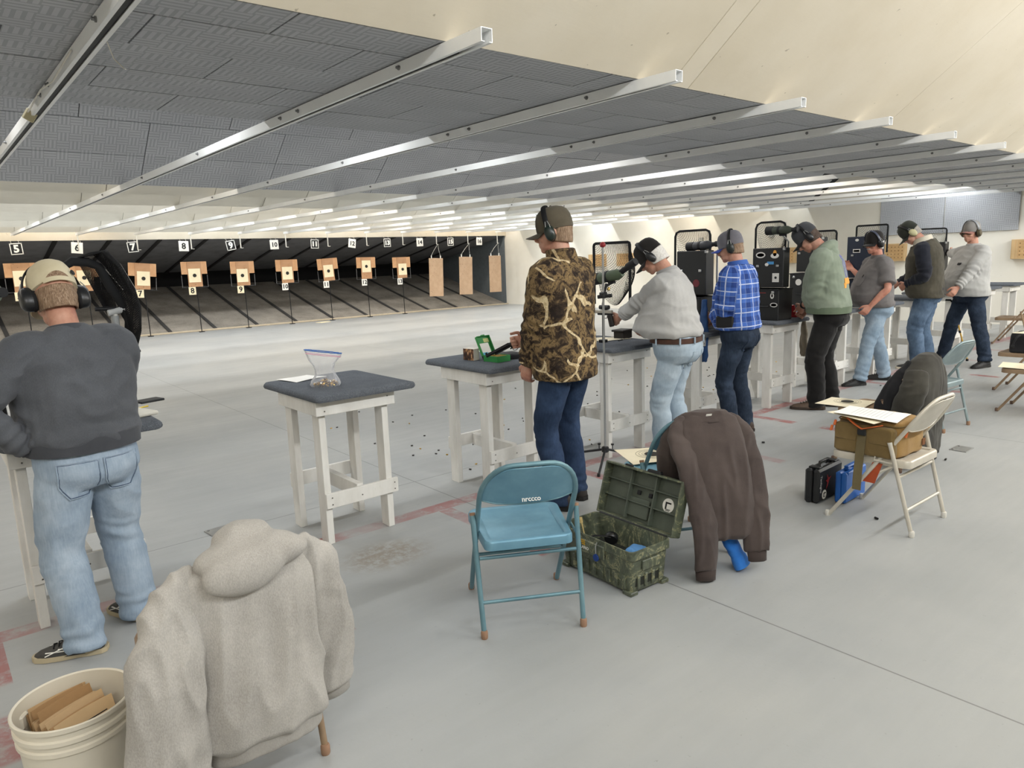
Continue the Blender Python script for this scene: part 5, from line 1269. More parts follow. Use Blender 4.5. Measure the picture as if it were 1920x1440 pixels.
put('strap_clip', MB().box((-hx - .056, 0, .135), (.012, .05, .035), None, .004), M(0x2A2A2A, .4), rb, smooth=30)
put('grip_strap', MB().tube([(-hx - .02, -.10, .185), (-hx - .05, -.06, .175), (-hx - .056, 0, .155), (-hx - .05, .05, .178), (-hx - .03, .10, .20)], .008, 8, flat=.4), m_org, rb, smooth=60)
for (x, y, z) in ((-hx - .045, .165, .165), (-.115, -hy - .012, .135), (-hx - .045, .185, .13)): put('zip_pull', MB().box((x, y, z), (.016, .014, .034), (.2, .1, .2), .004), m_org, rb, smooth=30)
put('end_handle', MB().tube([(-.02, -hy - .004, .165), (.03, -hy - .03, .15), (.09, -hy - .032, .15), (.145, -hy - .004, .17)], .013, 10, flat=.5), m_can, rb, smooth=60)
put('piping', MB().tube([(hx * 1.01 * math.copysign(abs(math.cos(a)) ** (2 / 7), math.cos(a)), hy * 1.01 * math.copysign(abs(math.sin(a)) ** (2 / 7), math.sin(a)), .18) for a in [2 * PI * k / 48 for k in range(48)]], .004, 6, closed=True), m_can2, rb, smooth=60)
put('patch', MB().box((.12, -hy - .006, .055), (.035, .004, .04), None, .001), M(0x7A4E2C, .7), rb, smooth=0)
fl = MB(); fl.sheet(lambda u, v: (-hx - .030 + .01 * v, -.085 + (u - .5) * .055 * (1 + .25 * v) + .05 * v + .0, -.035 - .125 * v), 4, 8, .006)
put('orange_tab', fl, m_org2, rb, smooth=60)
target_sheet('stack of printed score sheets and targets lying on the tan range bag', (4.20, 1.80, ZS + .216), math.radians(8), .30, .34, False, 0, True, (.05, .02), m_wpaper)
target_sheet('cream card sticking out under the score sheets on the bag', (4.165, 1.83, ZS + .207), math.radians(-10), .27, .30, False, 0, False, (.05, .02))
# ================================================================== gun cases on the floor by the off-white chair
m_blkpl = M(0x1C1D1F, .45, var=.12, sc=20, spec=.5); m_blupl = M(0x2163B8, .4, var=.08, sc=12, spec=.5)
gc = thing('pistol_case', 'black plastic pistol case with red emblem standing on its edge on the floor', 'case', (4.36, 2.155, 0), math.radians(2))
put('shell', MB().box((0, .02, .112), (.34, .045, .222), None, .012), m_blkpl, gc, smooth=30); put('lid', MB().box((0, -.027, .112), (.335, .045, .218), None, .014), m_blkpl, gc, smooth=30)
put('handle', MB().tube([(-.06, 0, .222), (-.055, 0, .246), (.055, 0, .246), (.06, 0, .222)], .009, 8), m_blkpl, gc, smooth=60)
for sx in (-.11, .11): put('latch', MB().box((sx, -.0, .226), (.05, .07, .01), None, .003), m_blkpl, gc, smooth=30)
st = put('round_sticker', MB().lathe([(.030, 0), (.030, .0012)], 28, (-.088, -.0505, .05), (PI / 2, 0, 0)), m_white, gc, smooth=0)
pg = MB(); pg.box((-.086, -.0525, .060), (.030, .001, .007)); pg.box((-.098, -.0525, .047), (.007, .001, .022), (0, .15, 0)); pg.box((-.086, -.0525, .036), (.02, .001, .003)); put('pistol_mark', pg, m_ink, st, smooth=0)
put('lettering', MB().text('Tanfoglio', .030, RM(PI / 2, PI / 2, 0, (-.135, -.0508, .125)), .0006), M(0xB9B9BB, .5), gc, smooth=0)
rd = MB(); M_ = RM(PI / 2, 0, 0, (-.045, -.0515, .125))
rd.prism([(-.02, -.045), (-.005, -.005), (-.028, .012), (-.004, .018), (-.012, .05), (.010, .022), (.045, .028), (.015, .008), (.008, -.012)], 0, .001, M_); put('red_emblem', rd, M(0xB3343A, .5), gc, smooth=0)
bc = thing('tool_case', 'small bright blue plastic case standing beside the black pistol case', 'case', (4.46, 2.025, 0), math.radians(2))
put('shell', MB().box((0, .016, .102), (.30, .034, .2), None, .008), m_blupl, bc, smooth=30); put('lid', MB().box((0, -.019, .102), (.298, .034, .198), None, .008), m_blupl, bc, smooth=30)
hd_ = MB(); hd_.box((-.06, 0, .208), (.03, .03, .02), None, .005); hd_.box((.06, 0, .208), (.03, .03, .02), None, .005); hd_.box((0, 0, .222), (.15, .03, .014), None, .005); put('handle', hd_, m_blupl, bc, smooth=30)
put('sticker', MB().box((.03, -.0365, .13), (.04, .001, .035)), M(0xE7E2D2, .6), bc, smooth=0); put('lettering', MB().text('STANDARD', .022, RM(PI / 2, 0, 0, (0, -.0368, .075)), .0005), M(0x9FC0E8, .5), bc, smooth=0)
put('catch', MB().box((-.10, -.03, .195), (.05, .02, .02), None, .003), m_blupl, bc, smooth=30)
# ================================================================== green toolbox
def mat_marble():
    t = NT('marbled_green_plastic'); c = t.co()
    n1 = t.noise(t.co(scale=(1, 1.6, 1), rot=(.4, .3, .6)), 7, 6, .68, 2.2)
    col = t.ramp(n1, [(.34, 0x3F4438), (.47, 0x545A4A), (.55, 0x626855), (.575, 0xA5A07A), (.60, 0x5C624F), (.7, 0x484E40)])
    return t.out(col, .45, 0, .5)
m_marb = mat_marble(); m_green_in = M(0x565D52, .5, var=.15)
tb = thing('toolbox', 'open green marbled plastic toolbox with round sticker in its lid', 'toolbox', (2.555, 2.335, 0), math.radians(-3))
# local: long axis Y, latch side faces -X, hinge at +X
hx, hy, hz = .135, .26, .225
mb = MB(); TH = .008
def rrect(ax, ay, z, r=.025):
    out = []
    for q, (cx, cy) in enumerate(((ax - r, ay - r), (-ax + r, ay - r), (-ax + r, -ay + r), (ax - r, -ay + r))):
        for k in range(5):
            a = PI / 2 * q + PI / 2 * k / 4; out.append(Vector((cx + r * math.cos(a), cy + r * math.sin(a), z)))
    return out
mb.loft([rrect(hx * .86, hy * .90, .012), rrect(hx * .88, hy * .92, .012), rrect(hx * .90, hy * .93, .03), rrect(hx * .96, hy * .97, .175), rrect(hx * 1.02, hy * 1.015, .182), rrect(hx * 1.02, hy * 1.015, hz), rrect(hx * .97, hy * .98, hz), rrect(hx * .95, hy * .97, hz - .01), rrect(hx * .88, hy * .92, .03), rrect(hx * .5, hy * .6, .028)])
put('tub', mb, m_marb, tb, smooth=30)
for k in range(9): put('side_rib', MB().box((-hx * .935, -.20 + k * .05, .06), (.012, .02, .07), (0, -.06, 0), .003), m_marb, tb, smooth=30)
for k in range(4): put('end_rib', MB().box((-.075 + k * .05, -hy * .945, .06), (.02, .012, .07), (.05, 0, 0), .003), m_marb, tb, smooth=30)
for sx in (-1, 1):
    for sy in (-1, 1): put('corner_foot', MB().box((sx * hx * .80, sy * hy * .86, .01), (.05, .06, .02), None, .004), m_marb, tb, smooth=30)
put('end_panel', MB().box((0, -hy * .985, .14), (.12, .008, .05), None, .003), m_marb, tb, smooth=30)
put('latch_plate', MB().box((-hx * 1.01, .0, .165), (.012, .16, .07), None, .005), m_marb, tb, smooth=30)
lg = put('maker_mark', MB().text('PLANO', .022, RM(PI / 2, 0, -PI / 2, (-hx * 1.01 - .0075, .06, .158)), .0006, bold=.0005), m_white, tb, smooth=0)
ym = MB(); 
for k in range(3): ym.box((-hx * 1.01 - .0075, .07 - .004 * k, .195 - k * .010), (.001, .036 - .006 * k, .006))
put('yellow_mark', ym, M(0xD8A92E, .5), tb, smooth=0)
# lid, hinged at +X edge
A = math.radians(107); H0 = Vector((hx * 1.02, 0, hz + .004))
Lm = Matrix.Translation(H0) @ Matrix.Rotation(A, 4, 'Y') @ Matrix.Translation((-hx * 1.02, 0, 0))
def LB(c, d, bev=.002): m = MB(); m.box((0, 0, 0), d, None, bev); m.v = [tuple(Lm @ (Vector(v) + Vector(c))) for v in m.v]; return m
lid = put('lid', LB((0, 0, .062), (hx * 2.04, hy * 2.03, .006)), m_marb, tb, smooth=30)
put('lid_lining', LB((0, 0, .056), (hx * 1.96, hy * 1.96, .005)), m_green_in, lid, smooth=30)
for sy in (-1, 1): put('lid_wall', LB((0, sy * hy * 1.0, .03), (hx * 2.04, .01, .06)), m_marb, lid, smooth=30)
for sx in (-1, 1): put('lid_wall', LB((sx * hx * 1.0, 0, .03), (.01, hy * 2.03, .06)), m_marb, lid, smooth=30)
for yy in (-.085, .085): put('lid_divider', LB((.0, yy, .038), (hx * 1.9, .006, .034)), m_green_in, lid, smooth=30)
for xx in (-.055, .035): put('lid_divider', LB((xx, 0, .042), (.006, hy * 1.95, .026)), m_green_in, lid, smooth=30)
put('lid_pad', LB((.06, .02, .045), (.10, .15, .012), .004), m_green_in, lid, smooth=30)
for yy in (-.05, .03): put('lid_socket', LB((-.02, yy, .045), (.022, .022, .012), .002), m_ink, lid, smooth=30)
ws = MB().lathe([(.036, 0), (.036, .0015)], 28); ws.v = [tuple(Lm @ (Vector(v) + Vector((.0, -.165, .0515)))) for v in ws.v]; ws_ = put('round_sticker', ws, m_white, lid, smooth=0)
pm_ = MB()
for (x, y, a, b) in ((-.012, -.165, .008, .036), (.004, -.152, .028, .009), (.02, -.165, .003, .034), (.026, -.165, .003, .024)): pm_.add(LB((x, y, .0505), (a, b, .001), 0).v, [(0, 2, 3, 1), (4, 5, 7, 6), (0, 1, 5, 4), (2, 6, 7, 3), (0, 4, 6, 2), (1, 3, 7, 5)])
put('pistol_mark', pm_, m_ink, ws_, smooth=0)
put('lid_latch', LB((-hx * 1.04, -.06, .03), (.03, .09, .03), .006), m_blkpl, lid, smooth=30); put('lid_latch', LB((-hx * 1.04, .12, .03), (.02, .05, .02), .004), m_blkpl, lid, smooth=30)
put('hinge', MB().tube([(hx * 1.03, -hy * .9, hz), (hx * 1.03, hy * .9, hz)], .007, 8), m_blkpl, tb, smooth=60)
put('key_tag', MB().lathe([(.018, -.003), (.019, 0), (.018, .003)], 18, (-hx * 1.06 - .008, -.035, .135), (0, PI / 2, 0)), M(0x1F3F86, .35), tb, smooth=40)
put('tag_chain', MB().tube([(-hx * 1.02, -.03, .21), (-hx * 1.05 - .006, -.03, .19), (-hx * 1.06 - .006, -.033, .155)], .003, 6), m_galv, tb)
g = thing('ear_muffs', 'black ear muffs lying inside the green toolbox', 'ear muffs', (2.52, 2.33, .13), .6)
put('headband', MB().tube([(.075 * math.cos(a), .095 * math.sin(a), .04 + .02 * math.sin(a)) for a in [PI * k / 14 for k in range(15)]], .008, 8, flat=.5), m_band, g, smooth=60)
for sx in (-1, 1): put('ear_cup', MB().lathe([(.03, 0), (.036, .008), (.034, .03), (.02, .04)], 18, (sx * .075, 0, .025), (0, sx * 1.2, 0)), m_muff, g, smooth=50)
tag(put('blue_cloth', fuse(MB().box((2.60, 2.22, .14), (.12, .08, .03), (.1, .1, .4), .01), .006, 3, folds(.004, (20, 20, 20))), M(0x5C8FC4, .9), smooth=180, fix=False), 'small pale blue cloth inside the open toolbox', 'cloth')
tag(put('screwdriver', MB().tube([(2.48, 2.44, .12), (2.50, 2.50, .24), (2.502, 2.505, .25)], [.004, .004, .010], 8).tube([(2.502, 2.505, .235), (2.506, 2.515, .262)], .010, 8), M(0xC9B27A, .4)), 'slim tool standing up in the corner of the toolbox', 'tool')
tag(put('tool_tray', MB().box((2.545, 2.30, .075), (.19, .42, .09), (0, 0, math.radians(-3)), .01), M(0x22251F, .7)), 'dark tray of tools in the bottom of the toolbox', 'tray')
# papers on seats
target_sheet('bullseye target lying on the chair seat under the brown jacket', (3.22, 2.66, ZS + .003), math.radians(-28), .30, .32, True)
target_sheet('bullseye target overhanging the seat of the tan chair with the dark jacket', (5.37, 2.50, ZS + .003), math.radians(6), .34, .34, True)
target_sheet('plain cream sheet on the grey-blue chair seat', (6.78, 2.43, ZS + .003), math.radians(12), .24, .24, False)
target_sheet('curling target papers on the lower right-hand tan chair', (7.95, 2.05, ZS + .006), math.radians(10), .36, .36, False, tilt=(.03, -.02))
# black bag and paper on the right-hand chair
g = thing('black_bag', 'black fabric bag on the tan chair at the right edge', 'bag', (9.10, 2.30, ZS + .002), 0); m_blkf = cloth('black_nylon', 0x2B2B2E, 0x202023, 0x3A3A3E)
put('body', fuse(MB().loft([ring((0, 0, z), Vector((1, 0, 0)), Vector((0, 1, 0)), .19 * k, .15 * k, 36, 7) for (z, k) in ((0, .95), (.01, 1), (.17, 1), (.2, .94))]), .008, 3, folds(.004, (8, 8, 8))), m_blkf, g, smooth=180, fix=False)
put('handle', MB().tube([(-.18, .05, .19), (-.215, .07, .17), (-.225, .09, .12), (-.22, .10, .07)], .012, 8, flat=.5), m_blkf, g, smooth=60); put('front_pocket', MB().box((-.02, -.155, .08), (.28, .02, .12), None, .008), m_blkf, g, smooth=30)
put('buckle', MB().box((-.222, .10, .07), (.02, .03, .03), None, .004), m_blkpl, g, smooth=30)
target_sheet('cream paper lying on top of the black bag at the right edge', (9.08, 2.31, ZS + .203), .1, .30, .26, False)
g = thing('maroon_garment', 'maroon garment hanging on the lower right-hand chair back', 'garment', (7.985, 1.945, 0)); m_mar = cloth('maroon_cloth', 0x5E1F2B, 0x4A1620, 0x74303C)
put('cloth', fuse(MB().loft([ring((.05, -.27, z), Vector((1, 0, 0)), Vector((0, 1, 0)), a, b, 30, 2.4) for (z, a, b) in ((.22, .2, .05), (.4, .23, .07), (.6, .24, .075), (.74, .2, .06), (.785, .1, .03))]), .008, 3, folds(.008, (12, 6, 3))), m_mar, g, smooth=180, fix=False)
put('lining', fuse(MB().loft([ring((-.16, -.25, z), Vector((1, 0, 0)), Vector((0, 1, 0)), a, b, 24, 2.4) for (z, a, b) in ((.14, .06, .05), (.3, .075, .06), (.48, .06, .05))]), .008, 3, folds(.006, (12, 6, 3))), m_blkf, g, smooth=180, fix=False)
# ================================================================== nets, scopes, cases and gear on the tables
m_net = M(0x141415, .9); m_alu = M(0xB6B8BA, .3, .85, var=.05); m_foam = M(0x17181A, .85, bump=.3, bsc=120); m_scopeg = M(0x55624C, .55, var=.1); m_rubber = M(0x17181A, .6)
def net(mb, fn, nu, nv, r=.0016):
    """knotted netting over the surface fn(u,v): two families of diagonal strands"""
    for fam in (1, -1):
        for k in range(-nv, nu + 1):
            pts = []
            for j in range(nv + 1):
                i = k + j if fam > 0 else k + nv - j
                if 0 <= i <= nu: pts.append(fn(i / nu, j / nv))
            if len(pts) > 1: mb.tube(pts, r, 3, cap=False)
    return mb
def catcher(label, X, y0, y1, zt, zb, depth, nu=20, nv=18, round_=.04, pole=None, lean=0.0):
    """brass catcher: upright frame facing the shooter with a net bag behind it"""
    t = thing('brass_catcher', label, 'net', (X, (y0 + y1) / 2, ZT), 0, 'brass catcher nets')
    hy = (y1 - y0) / 2; zt -= ZT; zb -= ZT
    fr = [(0, -hy, zb), (0, -hy, zt - round_), (0, -hy + round_ * .3, zt - round_ * .3), (0, -hy + round_, zt), (0, hy - round_, zt), (0, hy - round_ * .3, zt - round_ * .3), (0, hy, zt - round_), (0, hy, zb)]
    fr = [(x + lean * (z - zb), y, z) for (x, y, z) in fr]
    put('frame', MB().tube(fr, .011, 8), m_foam, t, smooth=60)
    def fn(u, v):
        y = (u - .5) * 2 * hy; sag = math.sin(PI * u) ** .6
        z = zt - .01 - (zt - zb) * v * (1.0 - .25 * (1 - sag)) ; x = lean * (z - zb) + depth * math.sin(PI * min(v * .9 + .05, 1)) * sag
        return (x, y * (1 - .35 * v * v), z)
    stuff(put('netting', net(MB(), fn, nu, nv), m_net, t, smooth=0))
    if pole: put('support_rod', MB().tube([(0, pole, .004), (0, pole, zb), (lean * (zt - zb) * .5, pole * .6, zt * .6)], .008, 8), m_blkmet, t, smooth=60)
    put('clamp', MB().box((0, pole or 0, .012), (.06, .05, .024), None, .004), m_blkmet, t, smooth=30)
    return t
catcher('black brass catcher net with square padded frame beside the steel pole', 4.30, 3.72, 4.10, 1.685, 1.20, .22, 26, 26, .02, .1, .0)
catcher('black brass catcher net standing behind the plain black case', 5.79, 4.03, 4.43, 1.79, 1.45, .2, 20, 16, .05, .1)
catcher('black brass catcher net above the sticker-covered case', 6.93, 3.92, 4.26, 1.865, 1.50, .2, 18, 16, .06, .1)
catcher('black brass catcher net behind the green-hooded man', 8.05, 3.94, 4.28, 1.77, 1.4, .2, 16, 14, .03, .1)
catcher('black brass catcher net above the navy case', 9.26, 3.90, 4.28, 1.835, 1.5, .2, 16, 14, .02, .1)
catcher('black brass catcher net beside the furthest man, right of the vest', 11.56, 4.05, 4.44, 1.795, 1.4, .2, 16, 14, .03, .1)
# large drooping net beside the left-hand man
cn = thing('brass_catcher', 'large drooping black brass catcher net on a grey pipe stand, at left', 'net', (.80, 3.93, ZT), 0, 'brass catcher nets')
put('pipe_stand', MB().tube([(-.045, .0, .01), (-.045, .0, .52)], .0115, 12), M(0xD5D4CF, .45), cn, smooth=60)
put('pipe_joint', MB().tube([(-.047, 0, .40), (-.047, 0, .50)], .018, 12), M(0x9FA2A3, .5), cn, smooth=50); put('pipe_joint', MB().tube([(-.075, 0, .515), (.0, 0, .53)], .017, 12), M(0xB9BBBB, .5), cn, smooth=50)
put('stand_foot', MB().box((-.03, -.02, .012), (.16, .20, .02), (0, 0, .3), .006), M(0xD8D4C8, .6), cn, smooth=30)
P0 = lambda x, y, Y=3.93: at(x, y, Y) - Vector((.80, 3.93, ZT))
frm = [P0(132, 492), P0(165, 478), P0(200, 500), P0(228, 548), P0(238, 575)]
put('padded_arm', MB().tube([P0(120, 500), P0(135, 490), P0(165, 492), P0(185, 500), P0(205, 535), P0(228, 568), P0(232, 580)], [.016, .022, .022, .02, .022, .022, .016], 10), m_foam, cn, smooth=60)
put('crossbar', MB().tube([P0(178, 580), P0(235, 578)], .010, 8), m_blkmet, cn, smooth=60)
# bag surface: from outer rim to the tip
rimL = [P0(135, 487), P0(175, 478), P0(200, 502), P0(222, 545), P0(232, 580), P0(238, 612), P0(236, 645)]
rimR = [P0(168, 474), P0(200, 469), P0(225, 495), P0(252, 540), P0(264, 575), P0(265, 620), P0(258, 652)]
def bag(u, v, d):
    q = u * 6; i = min(int(q), 5); f = q - i
    a = rimL[i].lerp(rimL[i + 1], f); b = rimR[i].lerp(rimR[i + 1], f); p = a.lerp(b, v)
    bul = math.sin(PI * v) * math.sin(PI * min(max(u, 0), 1)) ** .7
    return p + Vector((0, d * bul * .12, 0)) + Vector((.004 * math.sin(v * 19 + u * 5) * bul, 0, 0))
nb = MB(); net(nb, lambda u, v: bag(u, v, 1), 60, 14, .0019); net(nb, lambda u, v: bag(u, v, -1), 56, 13, .0019); stuff(put('netting', nb, m_net, cn, smooth=0))
nb = MB(); rl2 = [P0(150, 500), P0(190, 505), P0(215, 560)]
def inner(u, v): return P0(150, 492).lerp(P0(196, 500), u).lerp(P0(205, 590).lerp(P0(228, 590), u), v) + Vector((0, .05 + .03 * math.sin(PI * u), 0))
stuff(put('inner_netting', net(nb, inner, 16, 26, .0016), m_net, cn, smooth=0))
put('net_tip', fuse(MB().tube([P0(228, 656), P0(240, 660), P0(250, 668), P0(258, 655)], [.018, .026, .022, .02], 12), .006, 2, folds(.006, (40, 40, 40))), m_net, cn, smooth=180, fix=False)
put('seam_cord', MB().tube([P0(168, 484), P0(200, 470), P0(226, 496), P0(256, 545)], .0022, 5), M(0xB9B7B0, .8), cn)
put('seam_cord', MB().tube([P0(198, 505), P0(232, 545)], .0020, 5), M(0xB9B7B0, .8), cn)
put('folded_edge', fuse(MB().tube([P0(228, 575), P0(240, 600), P0(246, 635), P0(250, 660)], [.012, .016, .018, .02], 10), .005, 2, folds(.006, (60, 60, 20))), m_net, cn, smooth=180, fix=False)
# small things on the left-hand table
tag(put('dark_board', MB().box((.93, 4.26, ZT + .008), (.13, .09, .012), (0, 0, .25), .003), m_blkpl), 'flat dark board on the table corner beside the left-hand man', 'board')
tag(put('yellow_tool', MB().tube([(.78, 4.02, ZT + .008), (.83, 4.06, ZT + .008), (.88, 4.075, ZT + .010)], [.008, .006, .008], 8, flat=.6), M(0xD7B93A, .5), smooth=60), 'yellow plastic tool on the table beside the left-hand man', 'tool')
# ------------------------------------------------------------------ spotting scopes
def scope(label, a, b, col, eye=True, r=.036, stand=None, angled=None, es=1.0):
    a = Vector(a); b = Vector(b); d = (b - a); L = d.length; q = d.to_track_quat('Z', 'Y').to_matrix()
    t = thing('spotting_scope', label, 'spotting scope', tuple(a), 0, 'spotting scopes')
    put('barrel', MB().lathe([(r * 1.0, .05), (r * .98, .12), (r * .9, L * .45), (r * 1.0, L * .50), (r * 1.0, L * .68), (r * .62, L * .78), (r * .5, L * .82)], 20, (0, 0, 0), q), col, t, smooth=40)
    put('lens_hood', MB().lathe([(r * .9, .0), (r * 1.08, .0), (r * 1.08, .07), (r * .95, .075)], 20, (0, 0, 0), q, cap=True), m_rubber, t, smooth=40)
    put('focus_ring', MB().lathe([(r * .97, L * .38), (r * 1.05, L * .385), (r * 1.05, L * .44), (r * .97, L * .445)], 20, (0, 0, 0), q), m_rubber, t, smooth=40)
    if angled: p1 = d * .70; p2 = Vector(angled) - a
    else: p1 = d * .8; p2 = d
    put('eyepiece', MB().tube([p1, p1.lerp(p2, .55), p1.lerp(p2, .56), p2], [r * .5 * es, r * .5 * es, r * .68 * es, r * .66 * es], 16), m_rubber, t, smooth=40)
    put('mount_foot', MB().box(d * .52 + Vector((0, 0, -r * 1.15)), (.03, .06, .02), None, .004), m_blkmet, t, smooth=30)
    if stand: put('stand_arm', MB().tube([d * .52 + Vector((0, 0, -r * 1.2)), Vector(stand[0]) - a, Vector(stand[1]) - a], .010, 8), m_alu if len(stand) > 2 else m_blkmet, t, smooth=60)
    return t
SPX, SPY = 3.975, 3.70
s3a = atx(1113, 524, SPX + .07); s3b = atx(1180, 510, SPX + .07)
scope('green and black spotting scope clamped to the steel pole, angled eyepiece', s3a, s3b, m_scopeg, r=.042, stand=((SPX + .03, SPY, 1.36), (SPX, SPY, 1.30)), angled=atx(1192, 490, SPX + .07))
scope('grey spotting scope level with the head of the plaid-shirted man', atx(1290, 463, 5.55), atx(1347, 457, 5.55), M(0x3B3C40, .45, var=.1), r=.038, stand=((5.76, 3.93, 1.58), (5.79, 3.95, ZT), 1))
scope('dark green spotting scope on an aluminium arm above the sticker case', atx(1438, 433, 6.68), atx(1496, 430, 6.68), M(0x3A4136, .5, var=.1), r=.040, stand=((6.88, 3.86, 1.66), (6.92, 3.90, ZT), 1))
scope('green spotting scope with black eyepiece at the left picture edge', (.18, 4.36, 1.525), (.325, 3.97, 1.525), m_scopeg, r=.062, es=.55, stand=((.26, 4.2, 1.3), (.28, 4.22, ZT)))
# steel pole on tripod
sp = thing('scope_stand', 'tall steel pole with red ball tip on a black floor tripod', 'stand', (SPX, SPY, 0))
put('pole', MB().tube([(0, 0, .10), (0, 0, 1.655)], .0085, 12), m_alu, sp, smooth=60); put('ball_tip', ellip(MB(), (0, 0, 1.668), (.022, .022, .022), None, 16, 12), M(0x8E2A30, .35), sp, smooth=180)
hb = put('hub', MB().lathe([(.02, .085), (.028, .09), (.028, .125), (.016, .13)], 16), m_blkpl, sp, smooth=40)
for k, a in enumerate((math.radians(215), math.radians(95), math.radians(335))):
    e = Vector((math.cos(a) * .36, math.sin(a) * .36, .012)); lg = put('leg', MB().tube([Vector((math.cos(a) * .02, math.sin(a) * .02, .105)), e], .0095, 8), m_blkpl, sp, smooth=60)
    put('leg_knob', MB().lathe([(.004, 0), (.004, .03), (.012, .031), (.012, .042)], 10, (math.cos(a) * .06, math.sin(a) * .06, .105)), m_blkpl, lg, smooth=40)
    put('leg_tip', MB().lathe([(.012, 0), (.012, .02), (.009, .025)], 10, (e.x, e.y, 0)), m_rubber, lg)
cl_ = put('clamp', MB().box((.0, 0, 1.30), (.045, .05, .04), None, .006), m_blkpl, sp, smooth=30)
put('clamp_lever', MB().tube([(-.03, .03, 1.285), (.03, -.06, 1.295)], .014, 8), m_blkpl, cl_, smooth=60); put('brass_knob', MB().lathe([(.012, 0), (.012, .02)], 12, (.02, -.03, 1.335), (0, .6, 0)), M(0xB59B5C, .35, .7), cl_, smooth=40)
# ------------------------------------------------------------------ pistol cases standing open on the tables
def decal(parent, shape, y, z, w_, h_, col, X, inner=None):
    if shape == 'disc': o = put('sticker', MB().lathe([(1, 0), (1, .0012)], 28), col, parent, smooth=0); o.scale = (h_, w_, 1); o.rotation_euler = (0, -PI / 2, 0); o.location = (X - .0012, y, z)
    else: o = put('sticker', MB().box((X - .001, y, z), (.0014, w_ * 2, h_ * 2), None, 0), col, parent, smooth=0)
    return o
def gun_case(label, x, y, wx, wy, zb, zl, col, stickers=(), lidoff=(0, 0), group='open pistol cases on the tables', lidtilt=0.0):
    t = thing('gun_case', label, 'case', (x, y, ZT + .001), 0, group)
    put('base', MB().box((0, 0, zb / 2), (wx, wy, zb), None, .006), col, t, smooth=30)
    put('base_trim', MB().box((0, 0, zb - .006), (wx + .008, wy + .008, .012), None, .002), m_blkmet, t, smooth=30)
    lid = put('lid', MB().box((lidoff[0], lidoff[1], zb + .012 + zl / 2), (wx * .45, wy, zl), (0, lidtilt, 0), .006), col, t, smooth=30)
    for yy in (-wy * .32, wy * .32):
        for zz in (zb + .012 + zl * .55, zb * .9): put('latch', MB().box((-wx * .5 - .006 if zz < zb else lidoff[0] - wx * .225 - .006, yy, zz), (.012, .03, .022), None, .003), m_alu, t, smooth=30)
    put('corner', MB().box((lidoff[0] - wx * .20, lidoff[1] - wy / 2, zb + zl), (.04, .02, .03), None, .006), m_alu, lid, smooth=30)
    put('carry_handle', MB().tube([(-wx * .5, -.06, zb * .45), (-wx * .5 - .03, -.05, zb * .45), (-wx * .5 - .03, .05, zb * .45), (-wx * .5, .06, zb * .45)], .007, 8), m_blkpl, t, smooth=60)
    for (shape, onlid, yy, zz, w_, h_, c_) in stickers:
        decal(lid if onlid else t, shape, yy, zz, w_, h_, c_, (lidoff[0] - wx * .225) if onlid else -wx * .5)
    return t
m_case = M(0x161719, .5, var=.12, sc=10, spec=.5); m_navyc = M(0x20283A, .5, var=.1)
ow = M(0xDAD8D2, .6, var=.08)
gun_case('plain black pistol case standing open on the table left of the plaid shirt', 5.56, 4.03, .28, .32, .30, .40, m_case, (('disc', True, -.06, .42, .035, .035, M(0x6E2B33, .5)), ('disc', False, -.08, .20, .045, .03, ow), ('disc', False, -.08, .20, .036, .021, m_ink)))
g9 = gun_case('black pistol case covered in stickers, open on the table right of the plaid shirt', 6.68, 3.93, .26, .34, .31, .39, m_case,
         (('disc', True, .08, .645, .052, .03, ow), ('disc', True, .08, .645, .04, .018, m_ink), ('disc', True, -.075, .635, .045, .026, ow), ('disc', True, -.075, .66, .02, .03, M(0xE0A24A, .5)), ('box', True, -.03, .565, .036, .014, M(0x4F92C8, .5)), ('disc', True, .01, .55, .02, .016, ow), ('box', True, -.09, .42, .036, .044, ow), ('disc', True, -.09, .42, .013, .013, m_ink),
          ('disc', False, -.10, .245, .02, .03, ow), ('disc', False, -.10, .245, .009, .016, M(0xB03A3A, .5)), ('disc', False, -.12, .155, .04, .022, ow), ('disc', False, -.12, .155, .031, .015, m_ink), ('box', False, .05, .272, .08, .002, M(0xB03A3A, .5))))
gun_case('black pistol case with a round white sticker, in front of the green hoodie', 7.86, 4.16, .26, .30, .42, .38, m_case, (('disc', False, .04, .32, .036, .036, ow), ('box', False, .04, .325, .015, .004, m_ink), ('box', False, .048, .313, .004, .011, m_ink)), (0.03, -.02))
gun_case('navy blue pistol case behind the man in the grey t-shirt', 9.02, 4.05, .26, .40, .30, .50, m_navyc, (('disc', True, .08, .77, .022, .016, ow), ('box', True, .08, .64, .045, .022, ow), ('box', True, .08, .64, .035, .012, M(0x4C5A50, .6))))
gun_case('black pistol case beside the furthest man in pale grey', 11.30, 4.12, .28, .36, .30, .40, m_case)
# ------------------------------------------------------------------ bag of spent brass and paper (nearest table)
m_brass = M(0xC9A24E, .3, .85, var=.25, sc=50); m_nickel = M(0xB9B4AC, .3, .8); m_brn = M(0x5A3A28, .4, .5)
def mat_bag():
    t = NT('clear_plastic_film'); t.out(lin(0xE9EBF0), .18, 0, .5)
    tr = t.n('ShaderNodeBsdfTransparent'); mx = t.n('ShaderNodeMixShader'); fr_ = t.n('ShaderNodeLayerWeight'); fr_.inputs[0].default_value = .35
    f = t.math('ADD', t.math('MULTIPLY', fr_.outputs['Facing'], .55), .10); f = t.math('ADD', f, t.math('MULTIPLY', t.noise(t.co(), 14, 4, .6), .18))
    t.l(f, mx.inputs[0]); t.l(tr.outputs[0], mx.inputs[1]); t.l(t.b.outputs[0], mx.inputs[2]); t.l(mx.outputs[0], t.t.nodes['Material Output'].inputs[0])
    return t.mat
m_bag = mat_bag()
